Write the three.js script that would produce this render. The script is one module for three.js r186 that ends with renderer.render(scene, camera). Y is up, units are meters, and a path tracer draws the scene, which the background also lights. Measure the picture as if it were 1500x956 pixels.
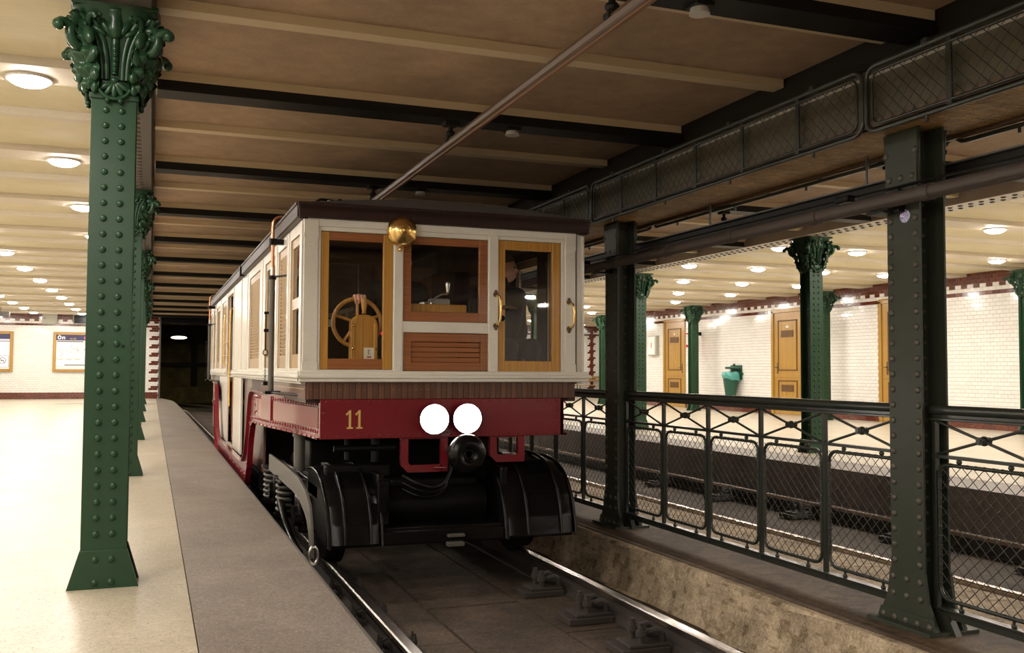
import * as THREE from 'three';
import { RectAreaLightUniformsLib } from 'three/addons/lights/RectAreaLightUniformsLib.js';
import { RoundedBoxGeometry } from 'three/addons/geometries/RoundedBoxGeometry.js';
import { ParametricGeometry } from 'three/addons/geometries/ParametricGeometry.js';
import { TextGeometry } from 'three/addons/geometries/TextGeometry.js';
import { FontLoader } from 'three/addons/loaders/FontLoader.js';
import { MarchingCubes } from 'three/addons/objects/MarchingCubes.js';
import { mergeGeometries } from 'three/addons/utils/BufferGeometryUtils.js';

// ---------------------------------------------------------------- camera, exposure, lamps
// platform level is y = 0, tracks run along z, the camera stands at x = 0, z = 0
const scene = new THREE.Scene();
scene.background = new THREE.Color(0, 0, 0);
const camera = new THREE.PerspectiveCamera(37.53, 1500 / 956, 0.05, 120);
{
  const m = new THREE.Matrix4().set(
    0.93621116, -0.02062084, -0.3508325, 0,
    0.00487264, 0.99894278, -0.0457119, 0,
    0.35140421, 0.04108651, 0.93532186, 0,
    0, 0, 0, 1);
  camera.quaternion.setFromRotationMatrix(m);
  camera.position.set(0, 1.07, 0);
}
scene.add(camera);
const renderer = new THREE.WebGLRenderer({ antialias: true });
renderer.toneMapping = THREE.LinearToneMapping;
renderer.toneMappingExposure = 0.61;
renderer.shadowMap.enabled = true;
renderer.shadowMap.type = THREE.PCFSoftShadowMap;
RectAreaLightUniformsLib.init();
const LAMP_NITS = 195;            // ceiling discs over both platforms
const LAMP_COLOUR = new THREE.Color().setRGB(1, 0.905, 0.79);
const HEAD_COLOUR = new THREE.Color().setRGB(1, 0.95, 0.88);

// ---------------------------------------------------------------- small tools
let seed = 20240611;
const rnd = () => { seed = (seed * 1664525 + 1013904223) >>> 0; return seed / 4294967296; };
const rr = (a, b) => a + (b - a) * rnd();
const V3 = (x, y, z) => new THREE.Vector3(x, y, z);
const PI = Math.PI;
const used = new Map();
function numbered(name) {
  const n = used.get(name) || 0; used.set(name, n + 1);
  return n ? `${name}_${String(n).padStart(3, '0')}` : name;
}
const origin = new WeakMap();
function thing(name, label, category, pos = [0, 0, 0], group, turn = 0) {
  const o = new THREE.Group(); o.name = numbered(name); o.position.set(...pos); o.rotation.y = turn;
  o.userData = { label, category }; if (group) o.userData.group = group;
  scene.add(o); return o;
}
function struct(name, label, category) {
  const o = new THREE.Group(); o.name = numbered(name); o.userData = { label, category, kind: 'structure' };
  scene.add(o); return o;
}
function copyOf(root, pos, label, group, turn = 0) {
  const r = root.clone(); r.name = numbered(root.name.replace(/_\d+$/, '')); r.position.set(...pos); r.rotation.y = turn;
  r.userData = { label, category: root.userData.category }; if (group) r.userData.group = group;
  scene.add(r); return r;
}
// uv in metres by the dominant direction of each face
function metreUV(g) {
  const p = g.attributes.position, n = g.attributes.normal, uv = new Float32Array(p.count * 2);
  for (let i = 0; i < p.count; i++) {
    const ax = Math.abs(n.getX(i)), ay = Math.abs(n.getY(i)), az = Math.abs(n.getZ(i));
    let u, v;
    if (ay >= ax && ay >= az) { u = p.getX(i); v = p.getZ(i); } else if (ax >= az) { u = p.getZ(i); v = p.getY(i); } else { u = p.getX(i); v = p.getY(i); }
    uv[2 * i] = u; uv[2 * i + 1] = v;
  }
  g.setAttribute('uv', new THREE.BufferAttribute(uv, 2)); return g;
}
function clean(g) {
  if (g.index) g = g.toNonIndexed();
  for (const k of Object.keys(g.attributes)) if (!['position', 'normal', 'uv'].includes(k)) g.deleteAttribute(k);
  if (!g.attributes.normal) g.computeVertexNormals();
  if (!g.attributes.uv) g.setAttribute('uv', new THREE.BufferAttribute(new Float32Array(g.attributes.position.count * 2), 2));
  g.morphAttributes = {};
  return g;
}
const join = (list) => mergeGeometries(list.map(clean), false);
function mesh(name, geometry, material, parent, extra) {
  let g = Array.isArray(geometry) ? join(geometry) : geometry;
  if (!extra || !extra.keepUV) g = metreUV(g.attributes.normal ? g : clean(g));
  const m = new THREE.Mesh(g, material); m.name = name; m.castShadow = m.receiveShadow = true;
  if (extra && extra.kind) m.userData.kind = extra.kind;
  if (extra && extra.label) m.userData.label = extra.label;
  if (parent) parent.add(m);
  return m;
}
// box between two corners
function bx(x0, x1, y0, y1, z0, z1) {
  const g = new THREE.BoxGeometry(Math.abs(x1 - x0), Math.abs(y1 - y0), Math.abs(z1 - z0));
  return g.translate((x0 + x1) / 2, (y0 + y1) / 2, (z0 + z1) / 2);
}
function rbx(x0, x1, y0, y1, z0, z1, r = 0.006, s = 2) {
  const w = Math.abs(x1 - x0), h = Math.abs(y1 - y0), d = Math.abs(z1 - z0);
  const g = new RoundedBoxGeometry(w, h, d, s, Math.min(r, w / 2.1, h / 2.1, d / 2.1));
  return g.translate((x0 + x1) / 2, (y0 + y1) / 2, (z0 + z1) / 2);
}
// straight round bar
function bar(a, b, r, seg = 10, r2 = r) {
  const A = V3(...a), B = V3(...b), d = B.clone().sub(A), L = d.length();
  const g = new THREE.CylinderGeometry(r2, r, L, seg);
  g.translate(0, L / 2, 0); g.applyQuaternion(new THREE.Quaternion().setFromUnitVectors(V3(0, 1, 0), d.normalize()));
  return g.translate(...a);
}
const tube = (pts, r, n = 24, seg = 8, closed = false) => new THREE.TubeGeometry(new THREE.CatmullRomCurve3(pts.map(p => V3(...p)), closed, 'catmullrom', 0.5), n, r, seg, closed);
// half-round rivet head on a plane; dir is one of x, -x, y, -y, z, -z
function rivet(r = 0.018, h = 0.012, seg = 10, dir = 'z') {
  const g = new THREE.SphereGeometry(r, seg, 4, 0, PI * 2, 0, PI / 2).scale(1, h / r, 1);
  if (dir === 'z') g.rotateX(PI / 2); else if (dir === '-z') g.rotateX(-PI / 2);
  else if (dir === 'x') g.rotateZ(-PI / 2); else if (dir === '-x') g.rotateZ(PI / 2); else if (dir === '-y') g.rotateX(PI);
  return g;
}
// plate cut from an outline, thickness along the third axis
function plateXY(pts, z0, z1, holes = [], bevel = 0) {
  const s = new THREE.Shape(pts.map(p => new THREE.Vector2(...p)));
  for (const h of holes) s.holes.push(new THREE.Path(h.map(p => new THREE.Vector2(...p))));
  const t = Math.abs(z1 - z0);
  const g = new THREE.ExtrudeGeometry(s, { depth: t - 2 * bevel, bevelEnabled: bevel > 0, bevelSize: bevel, bevelThickness: bevel, bevelOffset: -bevel, bevelSegments: 2, curveSegments: 12 });
  return g.translate(0, 0, Math.min(z0, z1) + bevel);
}
// outline given as (z, y), thickness along x
function plateZY(pts, x0, x1, holes = [], bevel = 0) {
  const f = p => [-p[0], p[1]];
  const g = plateXY(pts.map(f), 0, Math.abs(x1 - x0), holes.map(h => h.map(f)), bevel);
  return g.rotateY(PI / 2).translate(Math.min(x0, x1), 0, 0);
}
const rect = (a0, a1, b0, b1) => [[a0, b0], [a1, b0], [a1, b1], [a0, b1]];
// outline (x, z) pulled down from y1 to y0
function slabXZ(pts, y0, y1) {
  const s = new THREE.Shape(pts.map(p => new THREE.Vector2(p[0], -p[1])));
  return new THREE.ExtrudeGeometry(s, { depth: y1 - y0, bevelEnabled: false }).rotateX(-PI / 2).translate(0, y0, 0);
}
function roundRectPath(w, h, r, n = 5) {
  const p = [];
  for (const [cx, cy, a] of [[w / 2 - r, h / 2 - r, 0], [-w / 2 + r, h / 2 - r, PI / 2], [-w / 2 + r, -h / 2 + r, PI], [w / 2 - r, -h / 2 + r, 1.5 * PI]])
    for (let i = 0; i <= n; i++) p.push([cx + r * Math.cos(a + i / n * PI / 2), cy + r * Math.sin(a + i / n * PI / 2)]);
  return p;
}
class PolyCurve extends THREE.Curve {
  constructor(p, closed) { super(); this.p = closed ? [...p, p[0]] : p; this.len = [0]; for (let i = 1; i < this.p.length; i++) this.len.push(this.len[i - 1] + this.p[i].distanceTo(this.p[i - 1])); }
  getPoint(t, o = new THREE.Vector3()) { const L = t * this.len[this.len.length - 1]; let i = 1; while (i < this.len.length - 1 && this.len[i] < L) i++; const u = (L - this.len[i - 1]) / (this.len[i] - this.len[i - 1] || 1); return o.copy(this.p[i - 1]).lerp(this.p[i], u); }
}
// bent tube round a rounded rectangle standing in the z-y plane
function frameTubeZY(w, h, r, t) {
  const p = roundRectPath(w, h, r).map(q => V3(0, q[1], q[0]));
  return new THREE.TubeGeometry(new PolyCurve(p, true), Math.min(260, Math.ceil((w + h) * 2 / .022)), t, 6, true);
}
// woven diamonds filling w x h in the z-y plane, each wire a thin real bar
function wireMeshZY(w, h, cw, ch, t) {
  const out = [], slope = ch / cw, hw = w / 2, hh = h / 2;
  const n = Math.ceil((w + h / slope) / cw) + 1;
  for (const s of [1, -1]) for (let i = -n; i <= n; i++) {
    const z0 = i * cw; // passes (z0, 0), y = s*slope*(z - z0)
    let a = Math.max(-hw, z0 - hh / slope), b = Math.min(hw, z0 + hh / slope);
    if (b - a < 0.004) continue;
    const A = V3(s * t * 0.6, s * slope * (a - z0), a), B = V3(s * t * 0.6, s * slope * (b - z0), b);
    out.push(bar(A.toArray(), B.toArray(), t, 4));
  }
  return join(out);
}

// ---------------------------------------------------------------- procedural textures
function valueNoise(period, s0) {
  let s = s0 >>> 0; const t = new Float32Array(period * period);
  for (let i = 0; i < t.length; i++) { s = (s * 1664525 + 1013904223) >>> 0; t[i] = s / 4294967296; }
  return (u, v) => { // u, v in 0..1, tiles
    const x = u * period, y = v * period; let i = Math.floor(x), j = Math.floor(y); const a = x - i, b = y - j;
    i = ((i % period) + period) % period; j = ((j % period) + period) % period; const i1 = (i + 1) % period, j1 = (j + 1) % period;
    const f = a * a * (3 - 2 * a), g = b * b * (3 - 2 * b);
    return (t[j * period + i] * (1 - f) + t[j * period + i1] * f) * (1 - g) + (t[j1 * period + i] * (1 - f) + t[j1 * period + i1] * f) * g;
  };
}
function tex(size, metres, fn, srgb = true) {
  const d = new Uint8Array(size * size * 4);
  for (let j = 0; j < size; j++) for (let i = 0; i < size; i++) {
    const c = fn(i / size, j / size), k = (j * size + i) * 4;
    d[k] = Math.max(0, Math.min(255, c[0])); d[k + 1] = Math.max(0, Math.min(255, c[1])); d[k + 2] = Math.max(0, Math.min(255, c[2])); d[k + 3] = 255;
  }
  const t = new THREE.DataTexture(d, size, size); t.wrapS = t.wrapT = THREE.RepeatWrapping; t.magFilter = THREE.LinearFilter; t.minFilter = THREE.LinearMipmapLinearFilter; t.generateMipmaps = true;
  if (srgb) t.colorSpace = THREE.SRGBColorSpace; t.repeat.set(1 / metres, 1 / metres); t.needsUpdate = true; return t;
}
const nA = valueNoise(8, 11), nB = valueNoise(32, 23), nC = valueNoise(128, 37), nD = valueNoise(256, 51), nE = valueNoise(512, 77);
const grey = (v) => [v, v, v];
const mottle = (u, v) => (nA(u, v) - .5) * .5 + (nB(u, v) - .5) * .3 + (nC(u, v) - .5) * .2;
const tTerrazzo = tex(1024, 2.9, (u, v) => { const m = mottle(u, v), f = nE(u * 1, v * 1), g = nD(u, v); const s = f < .12 ? -70 : f > .9 ? 26 : 0; return [212 + m * 26 + s + (g - .5) * 22, 200 + m * 26 + s + (g - .5) * 22, 176 + m * 28 + s * .9 + (g - .5) * 22]; });
const tAsphalt = tex(1024, 2.5, (u, v) => { const m = mottle(u, v), f = nE(u, v), g = nD(u, v); const s = f > .86 ? 38 : f < .15 ? -34 : 0; return [140 + m * 34 + s + (g - .5) * 26, 130 + m * 32 + s + (g - .5) * 26, 119 + m * 30 + s + (g - .5) * 26]; });
const tPaint = tex(512, 2.4, (u, v) => { const m = mottle(u, v); return grey(242 + m * 22); });
const tCeil = tex(512, 3.1, (u, v) => { const m = mottle(u, v), st = nB(u * .5, v * 4) - .5; return [243 + m * 14 + st * 5, 241 + m * 15 + st * 5, 238 + m * 16 + st * 6]; });
const tMottled = tex(512, 2.7, (u, v) => { const m = mottle(u, v), f = nE(u, v) - .5; return [214 + m * 60 + f * 14, 208 + m * 58 + f * 14, 202 + m * 54 + f * 14]; });  // blotchy map for the ceiling panels darkened over the tracks
const tConcrete = tex(1024, 2.2, (u, v) => { const m = mottle(u, v), f = nD(u, v), g = nE(u, v), b = nB(v * 2, u) > .74 ? -26 : 0; return [178 + m * 110 + (f - .5) * 40 + (g - .5) * 26 + b, 160 + m * 104 + (f - .5) * 38 + (g - .5) * 26 + b, 134 + m * 92 + (f - .5) * 34 + (g - .5) * 24 + b]; });
const tBed = tex(1024, 2.6, (u, v) => { const m = mottle(u, v), f = nD(u, v), g = nE(u, v); return [96 + m * 74 + (f - .5) * 38 + (g - .5) * 20, 80 + m * 66 + (f - .5) * 34 + (g - .5) * 20, 64 + m * 56 + (f - .5) * 30 + (g - .5) * 18]; });
const tWood = tex(512, 0.5, (u, v) => { const w = nA(Math.round(u * 512) / 512 * 8 % 1, v) * .4 + nB(u * 3 % 1, Math.floor(v * 1) + v * .0) * .6, f = nD(u, v * .0 + .3), p = nC(u, v * .0 + .7) ; const wob = nA(u, v); const q = nD((u + wob * .02) % 1, .5); const k = (w - .5) * 34 + (f - .5) * 26 + (p - .5) * 26 + (q - .5) * 34; return grey(212 + k); });
const tWoodH = tWood.clone(); tWoodH.rotation = PI / 2; tWoodH.needsUpdate = true;
const tRust = tex(512, 1.7, (u, v) => { const m = mottle(u, v), l = nB(u * .4, v * 5) - .5, f = nD(u, v) - .5; const k = m * 90 + l * 60 + f * 50; return [176 + k, 152 + k * .95, 118 + k * .8]; });
const tGrainB = tex(512, 0.8, (u, v) => grey(128 + (nD(u, v) - .5) * 120 + (nE(u, v) - .5) * 120), false);
const tLumpB = tex(512, 1.6, (u, v) => grey(128 + (nB(u, v) - .5) * 120 + (nC(u, v) - .5) * 110 + (nE(u, v) - .5) * 40), false);

// ---------------------------------------------------------------- materials (linear colours)
const lin = (r, g, b) => new THREE.Color().setRGB(r, g, b);
const std = (c, roughness, o = {}) => new THREE.MeshStandardMaterial({ color: c, roughness, metalness: 0, ...o });
const phy = (c, roughness, o = {}) => new THREE.MeshPhysicalMaterial({ color: c, roughness, metalness: 0, ...o });
const M = {
  terrazzo: phy(lin(.64, .64, .65), .36, { map: tTerrazzo, specularIntensity: .6 }),
  asphalt: std(lin(.68, .65, .64), .55, { map: tAsphalt, bumpMap: tGrainB, bumpScale: .0012 }),
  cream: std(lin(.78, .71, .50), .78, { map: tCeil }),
  creamShaded: std(lin(.55, .40, .275), .72, { map: tMottled }),  // cream darkened and browned to stand in for dimmer light over the tracks
  joistShaded: std(lin(.66, .53, .35), .5, { map: tCeil }),  // joist paint darkened likewise, shade put into the colour
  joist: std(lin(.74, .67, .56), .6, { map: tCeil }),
  slab: std(lin(.35, .30, .24), .9),
  green: phy(lin(.017, .051, .023), .27, { map: tPaint, specularIntensity: .6 }),
  greenDimmed: phy(lin(.050, .058, .042), .46, { map: tPaint, specularIntensity: .5 }),  // the column green, greyed to stand in for weaker light
  railing: phy(lin(.034, .038, .030), .30, { map: tPaint }),
  rustRivet: std(lin(.085, .075, .060), .5),
  darkRivet: std(lin(.012, .012, .011), .3),  // dark colour stands for the dark track mirrored in the rivet heads
  creamPlate: std(lin(.66, .62, .56), .4, { map: tPaint }),
  girderGrey: std(lin(.125, .108, .095), .55, { map: tPaint }),
  beamDark: phy(lin(.012, .011, .009), .5, { specularIntensity: .5 }),
  duct: std(lin(.095, .08, .045), .6, { map: tPaint }),
  ductUnder: std(lin(.78, .66, .46), .62, { map: tRust, bumpMap: tLumpB, bumpScale: .006 }),
  pipe: std(lin(.075, .058, .048), .6, { bumpMap: tGrainB, bumpScale: .002 }),
  black: phy(lin(.0045, .004, .004), .42, { specularIntensity: .3 }),
  blackGloss: phy(lin(.004, .0036, .0036), .22, { specularIntensity: .5 }),
  greyPaint: std(lin(.085, .078, .066), .4),
  white: phy(lin(.80, .76, .67), .30, { map: tPaint, clearcoat: .4, clearcoatRoughness: .15 }),
  amber: phy(lin(.74, .36, .060), .36, { map: tWood, clearcoat: .5, clearcoatRoughness: .12 }),
  redwood: phy(lin(.43, .145, .040), .36, { map: tWoodH, clearcoat: .5, clearcoatRoughness: .12 }),
  tan: phy(lin(.58, .35, .135), .4, { map: tWood, clearcoat: .4, clearcoatRoughness: .2 }),
  orange: phy(lin(.50, .13, .022), .34, { map: tWood, clearcoat: .5, clearcoatRoughness: .15 }),
  teak: phy(lin(.14, .052, .028), .45, { map: tWood, clearcoat: .3 }),
  teakB: phy(lin(.18, .072, .038), .45, { map: tWood, clearcoat: .3 }),
  fascia: phy(lin(.045, .018, .013), .45, { map: tWood, specularIntensity: .6 }),
  roof: std(lin(.045, .035, .03), .6),
  red: phy(lin(.17, .008, .015), .26, { clearcoat: .55, clearcoatRoughness: .08 }),
  brass: std(lin(.78, .53, .20), .24, { metalness: 1 }),
  gold: std(lin(.80, .56, .18), .4, { metalness: .6 }),
  copper: std(lin(.62, .30, .18), .35, { metalness: 1 }),
  wearStrip: std(lin(.34, .19, .11), .42, { metalness: .8 }),
  steel: std(lin(.62, .60, .57), .28, { metalness: 1 }),
  railHead: std(lin(.62, .55, .50), .26, { metalness: 1 }),
  railWeb: std(lin(.034, .026, .021), .7, { bumpMap: tGrainB, bumpScale: .002 }),
  contact: std(lin(.10, .060, .032), .38),
  concrete: std(lin(1, 1, 1), .85, { map: tConcrete, bumpMap: tLumpB, bumpScale: .006 }),
  kerbTop: std(lin(.25, .205, .175), .7, { map: tConcrete, bumpMap: tGrainB, bumpScale: .002 }),
  bed: std(lin(.50, .48, .47), .85, { map: tBed, bumpMap: tLumpB, bumpScale: .006 }),
  interior: std(lin(.055, .024, .011), .5, { map: tWood }),
  glass: phy(lin(1, 1, 1), .02, { transmission: 1, thickness: 0, ior: 1.45 }),
  tileWhite: phy(lin(.82, .80, .76), .12, { clearcoat: .3, clearcoatRoughness: .05 }),
  tileWhiteB: phy(lin(.79, .765, .72), .14, { clearcoat: .3, clearcoatRoughness: .05 }),
  tileBrown: phy(lin(.105, .022, .012), .14, { clearcoat: .4, clearcoatRoughness: .08 }),
  tileBrownB: phy(lin(.14, .030, .015), .16, { clearcoat: .4, clearcoatRoughness: .08 }),
  grout: std(lin(.42, .36, .31), .9),
  doorWood: phy(lin(.60, .33, .055), .38, { map: tWood, clearcoat: .4, clearcoatRoughness: .15 }),
  doorDark: std(lin(.20, .09, .02), .5, { map: tWood }),
  bin: std(lin(.012, .075, .045), .35),
  bag: phy(lin(.10, .42, .38), .35, { transmission: .25, thickness: 0 }),
  redSign: std(lin(.62, .03, .05), .4),
  paper: std(lin(.85, .84, .82), .6),
  skin: phy(lin(.62, .33, .23), .5, { sheen: .2 }),
  suit: std(lin(.006, .006, .007), .8),
  hair: std(lin(.05, .045, .045), .7),
  tunnelWall: std(lin(.34, .33, .20), .75, { map: tConcrete }),
  boxGrey: std(lin(.42, .40, .33), .5),
  lampRim: std(lin(.75, .72, .66), .35),
  lampGlow: std(lin(.9, .9, .85), .4, { emissive: LAMP_COLOUR.clone().lerp(lin(1, 1, 1), .5), emissiveIntensity: 165 }),
  headGlow: std(lin(.9, .9, .9), .3, { emissive: HEAD_COLOUR, emissiveIntensity: 30 }),
  tunnelGlow: std(lin(.9, .9, .8), .4, { emissive: lin(1, .90, .55), emissiveIntensity: 7 }),
  redDot: std(lin(.6, .02, .03), .4, { emissive: lin(1, .03, .05), emissiveIntensity: .6 }),
};

// ---------------------------------------------------------------- the setting
const ORD = ['nearest', 'second', 'third', 'fourth', 'fifth', 'sixth', 'seventh', 'eighth', 'ninth', 'tenth', 'eleventh', 'twelfth', 'thirteenth', 'fourteenth', 'fifteenth', 'sixteenth', 'seventeenth', 'eighteenth'];
const XC = 3.985;                       // middle between the two tracks
const Z_BACK = 15.4, Z_END = -37;
const LW = -6.83, RW = 14.8;            // side walls
const YJ = 2.93, YP = 2.985;            // joist undersides, ceiling panels
const T1 = 2.015, T2 = 2 * XC - T1;     // track centres
const bend = (z) => (z > -15 ? 0 : -.00036 * (z + 15) ** 2) + (z > -33 ? 0 : -.02 * (z + 33) ** 2);

const floorS = struct('floor', 'platform floors and track beds of the station', 'floor');
mesh('terrazzo', slabXZ([[LW, Z_BACK], [.188, Z_BACK], [.188, Z_END], [LW, Z_END]], -.7, 0), M.terrazzo, floorS, { label: 'cream terrazzo platform surface' });
{
  const e = [[.193, Z_BACK]]; const out = [];
  for (let z = Z_BACK; z > -36; z -= 1) out.push([.84 + bend(z), z]);
  out.push([.40, Z_END]); out.push([.193, Z_END]);
  mesh('edge_strip', slabXZ([...e, ...out], -.7, -.002), M.asphalt, floorS, { label: 'grey asphalt strip along the platform edge' });
  const nose = [];
  for (let z = Z_BACK; z > -35; z -= 1) nose.push([.846 + bend(z), z]);
  const back = nose.map(p => [p[0] - .012, p[1]]).reverse();
  mesh('edge_nosing', slabXZ([...nose, ...back], -.05, .0005), M.greyPaint, floorS);
}
mesh('terrazzo', slabXZ([[RW + 6, Z_BACK], [RW + 6, Z_END], [2 * XC - .188, Z_END], [2 * XC - .188, Z_BACK]], -.7, 0), M.terrazzo, floorS, { label: 'cream terrazzo platform surface across the tracks' });
mesh('edge_strip', slabXZ([[2 * XC - .193, Z_BACK], [2 * XC - .193, Z_END], [2 * XC - .84, Z_END], [2 * XC - .84, Z_BACK]], -.7, -.002), M.asphalt, floorS);
// track bed: long concrete slabs with open joints, on a darker base
mesh('bed_base', [bx(-3, 2.88, -.75, -.53, Z_BACK, -56), bx(2.88, 3.6, -.75, -.70, Z_BACK, -56), bx(3.6, 2 * XC, -.75, -.53, Z_BACK, -56)], M.bed, floorS);
mesh('drain_bed', bx(2.86, 3.56, -.72, -.66, Z_BACK, Z_END), M.bed, floorS);
for (const [a, b] of [[1.33, 1.70], [1.715, 2.33], [2.345, 2.70]])
  for (let z = 4.2, i = 0; z > -9; z -= 1.9, i++) {
    const o = (a === 1.715 ? .8 : 0), dy = rr(-.006, .004);
    mesh('slab', rbx(a, b, -.56, -.478 + dy, z - o - 1.888, z - o, .008), M.bed, floorS);
  }
mesh('bed_strip', bx(.84, 1.20, -.56, -.49, Z_BACK, -36), M.bed, floorS);
mesh('bed_strip', bx(1.33, 2.70, -.56, -.485, -9.2, -36), M.bed, floorS);
mesh('bed_strip', bx(4.40, 5.12, -.56, -.352, Z_BACK, Z_END), M.concrete, floorS, { label: 'pale concrete strip beside the empty track' });
mesh('bed_strip', bx(5.28, 7.12, -.56, -.49, Z_BACK, Z_END), M.bed, floorS);
// the low concrete wall between the tracks that carries the middle columns
{
  const prof = [[3.36, -.70], [3.50, -.655], [3.545, -.56], [3.558, -.44], [3.572, -.345], [3.595, -.318], [3.66, -.315], [4.39, -.315], [4.39, -.73], [3.36, -.73]];
  const rows = [], N = 120;
  const pos = [], idx = [];
  for (let i = 0; i <= N; i++) {
    const z = Z_BACK + (Z_END - Z_BACK) * Math.pow(i / N, 1.25);
    prof.forEach((p, k) => { const j = k < 2 ? .04 : k < 6 ? .010 : 0; pos.push(p[0] + (rnd() - .5) * j, p[1] + (rnd() - .5) * j * .7, z); });
  }
  const P = prof.length;
  for (let i = 0; i < N; i++) for (let k = 0; k < P; k++) { const k1 = (k + 1) % P, a = i * P + k, b = i * P + k1, c = a + P, d = b + P; idx.push(a, b, c, b, d, c); }
  const g = new THREE.BufferGeometry(); g.setAttribute('position', new THREE.Float32BufferAttribute(pos, 3)); g.setIndex(idx);
  const g2 = g.toNonIndexed(); g2.computeVertexNormals();
  mesh('kerb_wall', g2, M.concrete, floorS, { label: 'rough low concrete wall between the tracks' });
  mesh('kerb_top', bx(3.64, 4.38, -.33, -.311, Z_BACK, Z_END), M.kerbTop, floorS);
}

// rails: foot, web and head swept along the track
function railSweep(x0, prof, from, to, step, curved) {
  const pos = [], idx = []; let n = 0; const P = prof.length;
  for (let z = from; z >= to - 1e-6; z -= step, n++) for (const p of prof) pos.push(x0 + p[0] + (curved ? bend(z) : 0), p[1], z);
  for (let i = 0; i < n - 1; i++) for (let k = 0; k < P; k++) { const k1 = (k + 1) % P, a = i * P + k, b = i * P + k1; idx.push(a, a + P, b, b, a + P, b + P); }
  const g = new THREE.BufferGeometry(); g.setAttribute('position', new THREE.Float32BufferAttribute(pos, 3)); g.setIndex(idx);
  const r = g.toNonIndexed(); r.computeVertexNormals(); return r;
}
const headProf = [[-.033, -.365], [-.034, -.337], [-.026, -.330], [.026, -.330], [.034, -.337], [.033, -.365]];
const webProf = [[-.062, -.48], [-.062, -.468], [-.010, -.448], [-.008, -.375], [-.030, -.364], [.030, -.364], [.008, -.375], [.010, -.448], [.062, -.468], [.062, -.48]];
const railNames = [['platform-side running rail of the train\'s track', T1 - .752, 1], ['running rail of the train\'s track beside the low concrete wall', T1 + .752, 1],
  ['nearer rail of the empty track behind the railing', T2 - .752, 0], ['rail of the empty track along the far platform', T2 + .752, 0]];
for (const [label, x, c] of railNames) {
  const t = thing('rail', 'steel ' + label, 'rail', [0, 0, 0], 'running rails');
  mesh('rail_web', railSweep(x, webProf, Z_BACK - .5, c ? -46 : -36.5, 1, c), M.railWeb, t);
  mesh('rail_head', railSweep(x, headProf, Z_BACK - .5, c ? -46 : -36.5, 1, c), M.railHead, t, { label: 'polished running surface' });
}
// rail clamps on their base plates
{
  const proto = thing('rail_clamp', '', 'clamp', [0, -.48, 0], 'rail clamps');
  mesh('base_plate', [rbx(-.36, -.066, 0, .04, -.11, .11, .006), rbx(-.31, -.07, .04, .06, -.09, .09, .006)], M.railWeb, proto);
  for (const s of [-1, 1]) {
    mesh('clip', tube([[-.085, .05, s * .06], [-.11, .125, s * .068], [-.18, .11, s * .04], [-.13, .085, s * .012], [-.085, .09, s * .02]], .017, 16, 6), M.railWeb, proto);
    mesh('bolt', [bar([-.22, .05, s * .055], [-.22, .17, s * .055], .017, 8), bar([-.22, .10, s * .055], [-.22, .13, s * .055], .031, 6), bar([-.22, .13, s * .055], [-.22, .15, s * .055], .023, 8)], M.railWeb, proto);
  }
  scene.remove(proto); used.set('rail_clamp', 0);
  const zs = [-2.7, -3.4, -4.10, -4.80, -5.5, -6.25];
  zs.forEach((z, i) => {
    copyOf(proto, [T1 + .752, -.478, z], `rusty bolted rail clamp beside the right rail, ${ORD[i]} from the camera`, 'rail clamps');
    const c = copyOf(proto, [T1 - .752, -.478, z - .3], `rusty bolted rail clamp inside the platform-side rail, ${ORD[i]} from the camera`, 'rail clamps', PI);
    c.rotation.y = PI;
    const d = copyOf(proto, [T1 - .752, -.478, z - .3], `rusty bolted rail clamp between platform and rail, ${ORD[i]} from the camera`, 'rail clamps', 0); for (const q of [c, d]) q.scale.set(.42, .8, .5);
  });
  for (let i = 0; i < 5; i++) copyOf(proto, [T2 + .74, -.478, -5.6 - i * 1.5], `dark rail clamp on the empty track seen through the wire railing, ${ORD[i]} one`, 'rail clamps of the empty track');
}

// ---------------------------------------------------------------- ceiling
const ceilingS = struct('ceiling', 'cream ceiling of flat panels between low cross joists', 'ceiling');
mesh('ceiling_slab', bx(LW - .3, RW + 7, 3.05, 3.3, Z_BACK + .3, -56), M.slab, ceilingS);
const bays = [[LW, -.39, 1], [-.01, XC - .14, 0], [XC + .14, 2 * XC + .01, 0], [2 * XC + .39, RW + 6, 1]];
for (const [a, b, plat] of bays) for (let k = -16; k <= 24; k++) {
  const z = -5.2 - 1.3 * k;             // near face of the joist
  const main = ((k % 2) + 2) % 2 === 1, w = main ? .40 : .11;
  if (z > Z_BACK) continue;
  mesh('joist', bx(a, b, YJ, 3.06, z - w, z), plat ? M.joist : M.joistShaded, ceilingS);
  mesh('panel', bx(a, b, YP, 3.06, z - 1.3, z - w), plat ? M.cream : M.creamShaded, ceilingS);
  if (main && !plat && z < 3) {
    const x1 = a < 1 ? XC - .14 : 2 * XC - .02, x0 = a < 1 ? .0 : XC + .14;
    mesh('cross_beam', [bx(x0, x1, 2.872, YJ, z - .14, z - .004), bx(x0, x1, 2.858, 2.876, z - .20, z + .012)], M.beamDark, ceilingS);
  }
}
mesh('girder_web', bx(XC - .13, XC + .13, 2.78, 3.05, 3, -36), M.beamDark, ceilingS);
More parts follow.
